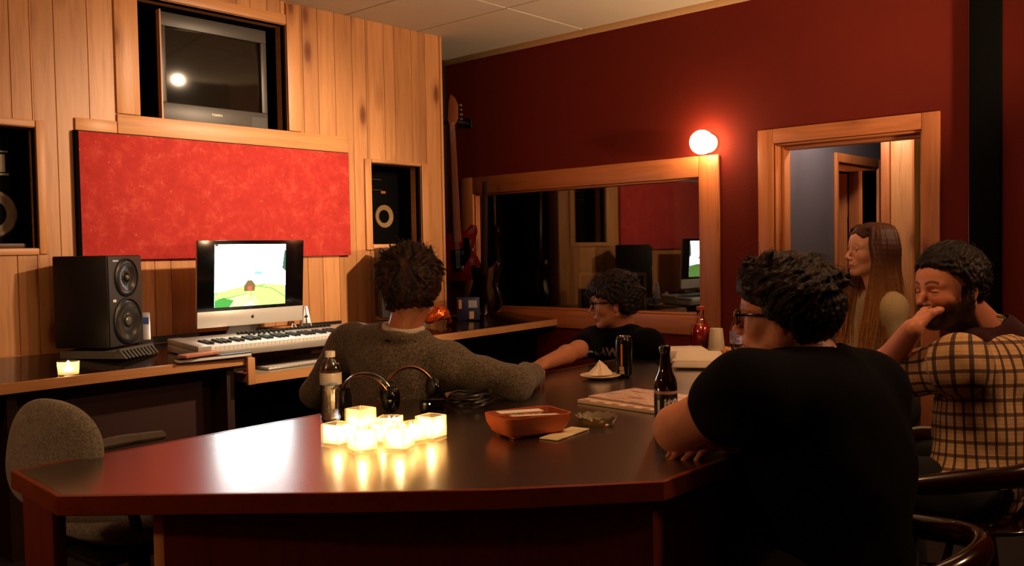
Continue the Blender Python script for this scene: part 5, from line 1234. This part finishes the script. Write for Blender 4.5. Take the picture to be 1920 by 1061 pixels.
# ------------------------------------------------------------------ 2. young man with glasses in black t-shirt
def glasses_man():
    root = person('young man with glasses and black printed t-shirt seated behind the table, looking left')
    R = yawpitch(126, -6, 0); t = NP(1150, 566, 4.22); N = NP(1172, 618, 4.28)
    SR = NP(1112, 640, 4.28); SL = NP(1216, 646, 4.10); P = NP(1175, 770, 4.46); P[2] = .45
    ER = NP(1084, 672, 3.98); ER[2] = .808; WR = NP(1018, 700, 3.66); WR[2] = .788
    EL = NP(1222, 705, 4.26); EL[2] = .74; WL = NP(1180, 720, 4.22); WL[2] = .66
    hv, hf, hc = head(R, t, N-A3([0, 0, .02]), 1.0, neck_r=.050, skin='C07E5A', vox=.0030)
    F = Field(); Rm = torso(F, N-A3([0, 0, .03]), SL, SR, P, .85, .85, -.012); legs(F, P, Rm, side=.09)
    bv, bf = F.mesh(.012); sk = np.tile(lin('C07E5A'), (len(bv), 1))
    F = Field(); arm(F, SR, ER, WR, (.045, .038, .038, .026)); arm(F, SL, EL, WL, (.045, .038, .038, .026))
    hand(F, WR, WR-ER, (0, 0, 1), A3([1, .6, 0]), (.25, .3, .2)); hand(F, WL, WL-EL, (0, 0, 1), A3([0, 1, 0]), (.3, .4, .3))
    gv, gf = F.mesh(.0042); sg = np.tile(lin('C07E5A'), (len(gv), 1))
    np_mesh('body', [(hv, hf, hc), (bv, bf, sk), (gv, gf, sg)], 'skin', root)
    M['tee_black'] = cloth('black_cotton', '050405', '020202', 260, .3, 1, 0)
    F = Field(); torso(F, N-A3([0, 0, .035]), SL, SR, P, .92, .92, .010)
    for S, E in ((SL, EL), (SR, ER)): F.cap(S, S+(E-S)*.72, .062, .060, .03)
    for S, E in ((SL, EL), (SR, ER)): F.cut(S+(E-S)*.80, E-S) if False else None
    up = (t-N)/np.linalg.norm(t-N); F.cap(N+up*.0, N+up*.2, .058, .075, .008, '-')
    v, f = F.mesh(.0065, folds(.005, 21), .010); np_mesh('t_shirt', [(v, f, None)], 'tee_black', root)
    # chest print
    c = (SL+SR)/2*.45+(P+(N-P)*.62)*.55; fw = Rm[:, 0]; lt = Rm[:, 1]; upv = Rm[:, 2]
    o = text_mesh('CNAW', .052, plain('print_white', 'C9B7AA', .7), 'chest_print', root, (0, 0, 0), (0, 0, 0), .0006, .0022)
    s_dir = lt     # left of the wearer = reader's right
    cen = NP(1137, 670, 3.9); s_dir = A3(_R); upv = A3(_U); fw = -A3(_F)
    for vv in o.data.vertices:
        x, y, z = vv.co; p = cen+s_dir*x+upv*y; # drop onto the shirt front by marching along -forward
        vv.co = Vector(p)
    # project on shirt
    from mathutils.bvhtree import BVHTree
    sh = [ch for ch in root.children if ch.name.startswith('t_shirt')][0]
    bt_ = BVHTree.FromPolygons([vx.co[:] for vx in sh.data.vertices], [p_.vertices[:] for p_ in sh.data.polygons])
    fwv = Vector(fw)
    for vv in o.data.vertices:
        hit = bt_.ray_cast(vv.co+fwv*.2, -fwv)
        if hit[0] is not None: vv.co = hit[0]+fwv*.0025
    F = Field(); F.ell(P, (.12, .16, .10), .04, R=Rm); legs(F, P, Rm, .01, side=.09); v, f = F.mesh(.012); np_mesh('trousers', [(v, f, None)], plain('dark_jeans', '12141C', .9), root)
    def allow(x, y, z): return z > -.045 if x < -.025 else (z > .012 if x < .02 else z > .03+.42*(x-.02))
    hs = short_hair(R, t, 1.02, allow, lambda p, d: A3((.35 if p[0] > .0 else -.1, .1*np.sign(p[1]), -.35 if p[2] < .06 else .15)), lambda p, d: .034+.012*(p[2] > .05), ball=.019, n=380, tuft_r=.0095, seed=6, vox=.0038, col='0C0706', col2='22120C', nst=320)
    np_mesh('hair', hs, 'hair', root); glasses(R, t, 1.0, root); shoes(Rm, P, root, side=.09); finish(root, P)
glasses_man()
# ------------------------------------------------------------------ 3. large man in black t-shirt, nearest
def black_man():
    root = person('large man in black t-shirt and black glasses leaning on the table, nearest the camera')
    R = yawpitch(106, -2, 0); t = NP(1467, 590, 2.22); N = NP(1522, 668, 2.20)
    SL = NP(1398, 742, 2.06); SR = NP(1618, 735, 2.24); P = NP(1560, 1090, 2.16); P[2] = .50
    EL = NP(1272, 806, 2.17); EL[2] = .815; WL = EL+A3([.25, .03, 0]); WL[2] = .80
    ER = NP(1680, 885, 2.14); WR = NP(1366, 846, 2.20); WR[2] = .782; ER = ER+A3([.02, .12, 0]); ER[2] = .80
    hv, hf, hc = head(R, t, N-A3([0, 0, .02]), 1.02, neck_r=.066, fat=.007, skin='C98664', vox=.0026)
    F = Field(); Rm = torso(F, N-A3([0, 0, .03]), SL, SR, P, 1.18, 1.25, -.014, .03); legs(F, P, Rm, .015, side=.11)
    bv, bf = F.mesh(.012); sk = np.tile(lin('C98664'), (len(bv), 1))
    F = Field(); F.cap(SL, EL, .064, .056, .03).cap(EL, EL+(WL-EL)*.4, .055, .050, .02).cap(EL+(WL-EL)*.4, WL, .050, .034, .02)
    F.cap(SR, ER, .062, .052, .03).cap(ER, WR, .048, .031, .02)
    fdir = NP(1248, 856, 2.12)-WR; fdir[2] = -.01
    hand(F, WR, fdir, (0, 0, 1), A3([.3, 1, 0]), (.2, .3, .2), size=1.0, curls=[(.10, .22, .2), (.16, .25, .2), (.25, .35, .3), (.35, .45, .3)])
    hand(F, WL, WL-EL, (0, 0, 1), A3([0, 1, 0]), (.3, .4, .3))
    gv, gf = F.mesh(.0032); sg = np.tile(lin('C98664'), (len(gv), 1))
    np_mesh('body', [(hv, hf, hc), (bv, bf, sk), (gv, gf, sg)], 'skin', root)
    F = Field(); torso(F, N-A3([0, 0, .045]), SL, SR, P, 1.28, 1.35, .008, .035, 1.0, .06, .02)
    F.cap(SL, SL+(EL-SL)*.30, .090, .086, .05).cap(SR, SR+(ER-SR)*.62, .085, .085, .05)
    for S in (SL, SR): F.cap(N-Rm[:, 2]*.055, S+Rm[:, 2]*-.005, .088, .085, .06)
    F.ell(P+(N-P)*.45+Rm[:, 1]*-.03, (.15, .215, .2), .06, R=Rm)
    up = (t-N)/np.linalg.norm(t-N); F.cap(N+up*.005, N+up*.2, .074, .09, .01, '-')
    v, f = F.mesh(.0068, folds(.006, 31, 20, 55), .012); np_mesh('t_shirt', [(v, f, None)], 'tee_black', root)
    F = Field(); F.ell(P, (.16, .21, .12), .04, R=Rm); legs(F, P, Rm, .03, side=.11); v, f = F.mesh(.012); np_mesh('trousers', [(v, f, None)], plain('black_trousers', '0B0B0D', .9), root)
    def allow(x, y, z): return z > -.070 if x < -.03 else (z > .008 if x < .015 else z > .03+.5*(x-.015))
    hs = short_hair(R, t, 1.06, allow, lambda p, d: A3((.3 if p[0] > .04 else -.1, .15*np.sign(p[1]), -.35 if p[2] < .05 else .1)), lambda p, d: .030+.014*(p[2] > .05), ball=.021, n=460, tuft_r=.011, seed=9, vox=.0032, col='0A0605', col2='2A120C', nst=520, sr=.0010)
    np_mesh('hair', hs, 'hair', root); glasses(R, t, 1.03, root); shoes(Rm, P, root, side=.11); finish(root, P)
black_man()
# ------------------------------------------------------------------ 4. woman with long hair
def woman():
    root = person('woman with long light brown hair and cream knit top, in profile before the doorway')
    R = yawpitch(141, 3, 0); t = NP(1631, 470, 4.0); N = NP(1653, 540, 4.03)
    SL = NP(1668, 578, 3.95); SR = NP(1626, 563, 4.20); P = NP(1668, 780, 4.2); P[2] = .50
    EL = NP(1690, 668, 3.95); WL = NP(1620, 700, 3.9); ER = NP(1600, 660, 4.2); WR = NP(1560, 700, 4.0)
    hv, hf, hc = head(R, t, N-A3([0, 0, .03]), .97, True, neck_r=.043, skin='D49A76', lip='B5524A', brow='5A3520', vox=.0029)
    F = Field(); Rm = torso(F, N-A3([0, 0, .03]), SL, SR, P, .80, .78, -.01); legs(F, P, Rm, -.005, side=.085)
    arm(F, SL, EL, WL, (.036, .032, .030, .022)); arm(F, SR, ER, WR, (.036, .032, .030, .022)); bv, bf = F.mesh(.010)
    Hd = Field(); hand(Hd, WL, WL-EL, (0, 0, 1), A3([0, 1, 0]), (.3, .3, .2), .9); hand(Hd, WR, WR-ER, (0, 0, 1), A3([0, -1, 0]), (.3, .3, .2), .9); gv, gf = Hd.mesh(.0042)
    np_mesh('body', [(hv, hf, hc), (bv, bf, np.tile(lin('D49A76'), (len(bv), 1))), (gv, gf, np.tile(lin('D49A76'), (len(gv), 1)))], 'skin', root)
    F = Field(); torso(F, N-A3([0, 0, .04]), SL, SR, P, .88, .88, .008, waist=.88)
    F.cap(N+A3([0, 0, -.05]), SL, .055, .055, .05).cap(SL, EL, .058, .050, .03).cap(SR, ER, .052, .044, .03).cap(EL, WL, .044, .032, .02).cap(ER, WR, .044, .032, .02)
    up = (t-N)/np.linalg.norm(t-N); F.cap(N+up*.0+Rm[:, 0]*.01, N+up*.2, .056, .075, .01, '-')
    v, f = F.mesh(.0062, folds(.004, 41), .010); np_mesh('knit_top', [(v, f, None)], cloth('cream_knit', 'D8C296', '9A8458', 240, 1.0, .95, .2), root)
    F = Field(); F.ell(P, (.12, .165, .10), .04, R=Rm); legs(F, P, Rm, .004, side=.085); v, f = F.mesh(.012); np_mesh('trousers', [(v, f, None)], plain('dark_leggings', '141216', .9), root)
    # long hair: thick locks from the parting over the skull, then down
    r = np.random.RandomState(8); F = Field().frame(R, t, 1.0); paths = []
    def allow(x, y, z): return z > -.05 if x < -.02 else (z > .02 if x < .03 else z > .05+.3*(x-.03))
    Ps, Dn = scalp_pts(260, allow, (-.012, 0, .028), (.096, .078, .088))
    for p, d in zip(Ps, Dn): F.ell(p-d*.002, (.014,)*3, .010)
    def lock(i, fine):
        sgn = 1 if r.rand() < .68 else -1   # most on the side we see
        x0 = r.uniform(.055, -.05); y0 = .012*sgn; top = A3((x0, y0, .118-(x0+.015)**2*6))
        az = r.uniform(0, 1)               # 0 front, 1 back
        side_x = .052-.15*az; side = A3((side_x, sgn*(.088+.004*r.rand())*math.sqrt(max(.05, 1-((side_x+.012)/.125)**2)), .03)); mid = A3((side_x-.012*(1-az)-.01*az, sgn*(.090-.03*az), -.065))
        e = r.uniform(.20, .34)+.06*(az < .5); end = A3((side_x+(.035 if az < .35 else -.03)+r.normal()*.012, sgn*(.085-.02*az+r.normal()*.012), -.07-e)); m2 = mid*.5+end*.5+A3((r.normal()*.006, sgn*.010, 0))
        C = [top, top*.45+side*.55+A3((0, sgn*.022, .035)), side, mid, m2, end]; pts = []
        for a in range(5):   # catmull-rom
            p0, p1, p2, p3 = C[max(a-1, 0)], C[a], C[a+1], C[min(a+2, 5)]
            for u in np.linspace(0, 1, 4, endpoint=False): pts.append(.5*((2*p1)+(-p0+p2)*u+(2*p0-5*p1+4*p2-p3)*u*u+(-p0+3*p1-3*p2+p3)*u**3))
        pts.append(C[5]); return np.array(pts)
    for i in range(95):
        q = lock(i, False); rs = np.interp(np.arange(len(q)), [0, 6, 14, len(q)-1], [.006, .009, .009, .003]); F.chain(list(q), list(rs), .003)
    v, f = F.mesh(.0036)
    Lz = ((v-t) @ R)[:, 2]; m = np.clip((-.02-Lz)/.28, 0, 1)[:, None]; s_ = np.clip(sines(6, 180, 77)(v)*.4+.4, 0, 1)[:, None]
    C = lin('42200F')*(1-m)+lin('8E5C2C')*m; C = C*(1-.35*s_)+lin('8A5C30')*.35*s_*(.15+.85*m)+C*0
    for i in range(800): paths.append([R @ (q+r.normal(size=3)*.0015)+t for q in lock(i, True)*1.02])
    v2, f2 = strands_mesh(paths, .0010, .0006); L2 = ((v2-t) @ R)[:, 2]; m2 = np.clip((-.02-L2)/.28, 0, 1)[:, None]; C2 = lin('4A2611')*(1-m2)+lin('A87440')*m2
    np_mesh('long_hair', [(v, f, C), (v2, f2, C2)], 'hair', root); shoes(Rm, P, root, side=.085); finish(root, P)
woman()
# ------------------------------------------------------------------ 5. bearded man in plaid shirt, hand over mouth
def plaid_mat():
    t = NT('plaid_flannel'); a = t.add('ShaderNodeAttribute'); a.attribute_name = 'Col'; s_ = t.add('ShaderNodeSeparateColor'); t.link(a.outputs['Color'], s_.inputs[0])
    def lines(src, pitch, wd, ph=0.):
        m_ = t.math('MODULO', t.math('ADD', t.math('DIVIDE', src, pitch), 50.+ph), 1.0); d_ = t.math('ABSOLUTE', t.math('SUBTRACT', m_, .5))
        return t.math('GREATER_THAN', wd/2, d_)
    u, v_ = s_.outputs[0], s_.outputs[1]; f = t.noise(t.coord(), 30, 3); fine = t.noise(t.coord(), 260, 3, .7)
    col = t.mix(f, srgb('C79A62'), srgb('D9B684')); col = t.mix(t.math('MULTIPLY', lines(v_, .0135, .18), .3), col, srgb('8A5A34')); col = t.mix(t.math('MULTIPLY', lines(u, .0135, .15, .3), .25), col, srgb('9C6A3C'))
    col = t.mix(t.math('MULTIPLY', lines(v_, .040, .26), .80), col, srgb('34141A')); col = t.mix(t.math('MULTIPLY', lines(u, .034, .27), .88), col, srgb('26101A'))
    col = t.mix(.25, col, t.mix(fine, srgb('3A2418'), col)); t.base(col); t.b.inputs['Roughness'].default_value = .9; t.bump(fine, .5, .002); return t.m
def plaid_man():
    root = person('bearded man in cream and maroon plaid shirt, hand over his mouth, elbow on table')
    R = yawpitch(150, -4, 2); t = NP(1779, 541, 2.72); N = NP(1856, 622, 2.80)
    SL = NP(1795, 684, 2.62); SR = NP(1975, 690, 2.84); P = NP(1835, 960, 2.70); P[2] = .52
    EL = NP(1640, 706, 2.84); EL[2] = .822
    mouth = R @ A3((.120, 0, -.070))+t; fd = R @ A3((-.72, -.50, .32)); fd /= np.linalg.norm(fd); nn = R @ A3((.515, -.385, .56)); WL = mouth-fd*.086
    ER = NP(1975, 850, 2.75); WR = NP(1800, 820, 3.05)
    hv, hf, hc = head(R, t, N-A3([0, 0, .02]), 1.0, neck_r=.060, fat=.003, skin='C47E5C', vox=.0026, beard=('100604', .96), eye_open=0)
    F = Field(); Rm = torso(F, N-A3([0, 0, .03]), SL, SR, P, 1.0, 1.0, -.012); legs(F, P, Rm, .01)
    bv, bf = F.mesh(.012); sk = np.tile(lin('C47E5C'), (len(bv), 1))
    F = Field(); arm(F, SL, EL, WL, (.050, .044, .043, .030)); arm(F, SR, ER, WR)
    hand(F, WL, fd, nn, np.cross(fd, nn), curls=[(.40, .55, .35), (.40, .55, .35), (.45, .55, .35), (.5, .6, .35)], thumb_out=1.0, tcurl=.8, size=1.02)
    hand(F, WR, WR-ER, (0, 0, 1), A3([0, -1, 0]), (.3, .3, .2))
    gv, gf = F.mesh(.0032); sg = np.tile(lin('C47E5C'), (len(gv), 1))
    np_mesh('body', [(hv, hf, hc), (bv, bf, sk), (gv, gf, sg)], 'skin', root)
    # shirt; Col holds cloth coordinates of the weave (metres)
    F = Field(); torso(F, N-A3([0, 0, .055]), SL, SR, P, 1.08, 1.12, .012, .01, 1.0, .05, .02)
    EA = EL+(WL-EL)*.16; F.cap(SL, SL+(EL-SL)*.8, .078, .070, .04).cap(SL+(EL-SL)*.5, EL, .068, .062, .02).cap(EL, EA, .060, .056, .01).cap(SR, ER, .075, .062, .04).cap(ER, WR, .055, .04, .02)
    F.cap(EL+(WL-EL)*.10, EL+(WL-EL)*.20, .056, .054, .006)
    up = (t-N)/np.linalg.norm(t-N); F.cap(N-up*.01, N+up*.2, .074, .085, .01, '-')
    v, f = F.mesh(.0060, folds(.0095, 51, 24, 60), .016)
    loc = (v-P) @ Rm; u = np.arctan2(loc[:, 1], -loc[:, 0])*.17; w_ = loc[:, 2]
    def seg_uv(a, b, rad):
        ab = b-a; L_ = np.linalg.norm(ab); ab = ab/L_; q = v-a; s_ = q @ ab; rr = q-s_[:, None]*ab; e1 = np.cross(ab, [0, 0, 1]); e1 /= np.linalg.norm(e1); e2 = np.cross(ab, e1)
        return s_, np.arctan2(rr @ e1, rr @ e2)*rad, np.linalg.norm(rr, axis=1)+np.maximum(0, -s_)+np.maximum(0, s_-L_)
    s1, a1, d1 = seg_uv(SL+(EL-SL)*.25, EA, .07); s2, a2, d2 = seg_uv(SR+(ER-SR)*.25, ER, .07)
    m1 = d1 < .095; u[m1] = a1[m1]; w_[m1] = s1[m1]; m2 = (d2 < .095) & ~m1; u[m2] = a2[m2]; w_[m2] = s2[m2]
    warp = sines(5, 14, 3)(v)*.006; C = np.stack([u+warp+2, w_-warp+2, np.zeros(len(v))], 1)
    M['plaid'] = plaid_mat(); np_mesh('plaid_shirt', [(v, f, C)], 'plaid', root)
    # plaid collar and dark maroon hood lying on the shoulders
    F = Field(); ring = [N+up*.022+(Rm[:, 1]*math.cos(a)*.073+Rm[:, 0]*(math.sin(a)*.064+.016))+A3([0, 0, .012*math.sin(a)*-1]) for a in np.linspace(PI*.62, PI*2.38, 25)]
    ring = [q+up*.028 for q in ring]
    for i in range(24): F.cap(ring[i], ring[i+1], .011, .011, .004).cap(ring[i]-up*.014, ring[i+1]-up*.014, .012, .012, .008)
    v, f = F.mesh(.004); loc = (v-N) @ Rm; C = np.stack([np.arctan2(loc[:, 1], -loc[:, 0])*.07+2, loc[:, 2]*1.+2.02, loc[:, 2]*0], 1); np_mesh('collar', [(v, f, C)], 'plaid', root)
    F = Field(); fw, lt, uu = Rm.T
    for S in (SL, SR): F.cap(N-uu*.025-fw*.015, N+(S-N)*.50-uu*.0, .080, .064, .05)
    F.cap(N-uu*.05+fw*.03, N+(SL-N)*.25+fw*.10-uu*.085, .05, .03, .04)
    F.cap(N-up*.02, N+up*.2, .068, .078, .008, '-')
    v, f = F.mesh(.006, folds(.006, 61, 30, 70), .012); np_mesh('hood', [(v, f, None)], cloth('maroon_jersey', '3A1214', '220A0C', 260, .4, .95, .1), root)
    F = Field(); F.ell(P, (.14, .18, .11), .04, R=Rm); legs(F, P, Rm, .02); v, f = F.mesh(.012); np_mesh('trousers', [(v, f, None)], plain('black_jeans', '0C0C10', .9), root)
    def allow(x, y, z): return z > -.050 if x < -.035 else (z > .008 if x < .008 else z > .02+.75*(x-.008))
    hs = short_hair(R, t, 1.03, allow, lambda p, d: A3((-.35, .1*np.sign(p[1]), -.25 if p[2] < .06 else .05)), lambda p, d: .018+.010*(p[2] > .07), ball=.010, n=560, tuft_r=.0075, seed=12, vox=.0030, col='0A0605', col2='1E0F0A', nst=420, sr=.0009)
    np_mesh('hair', hs, 'hair', root); shoes(Rm, P, root); finish(root, P)
plaid_man()
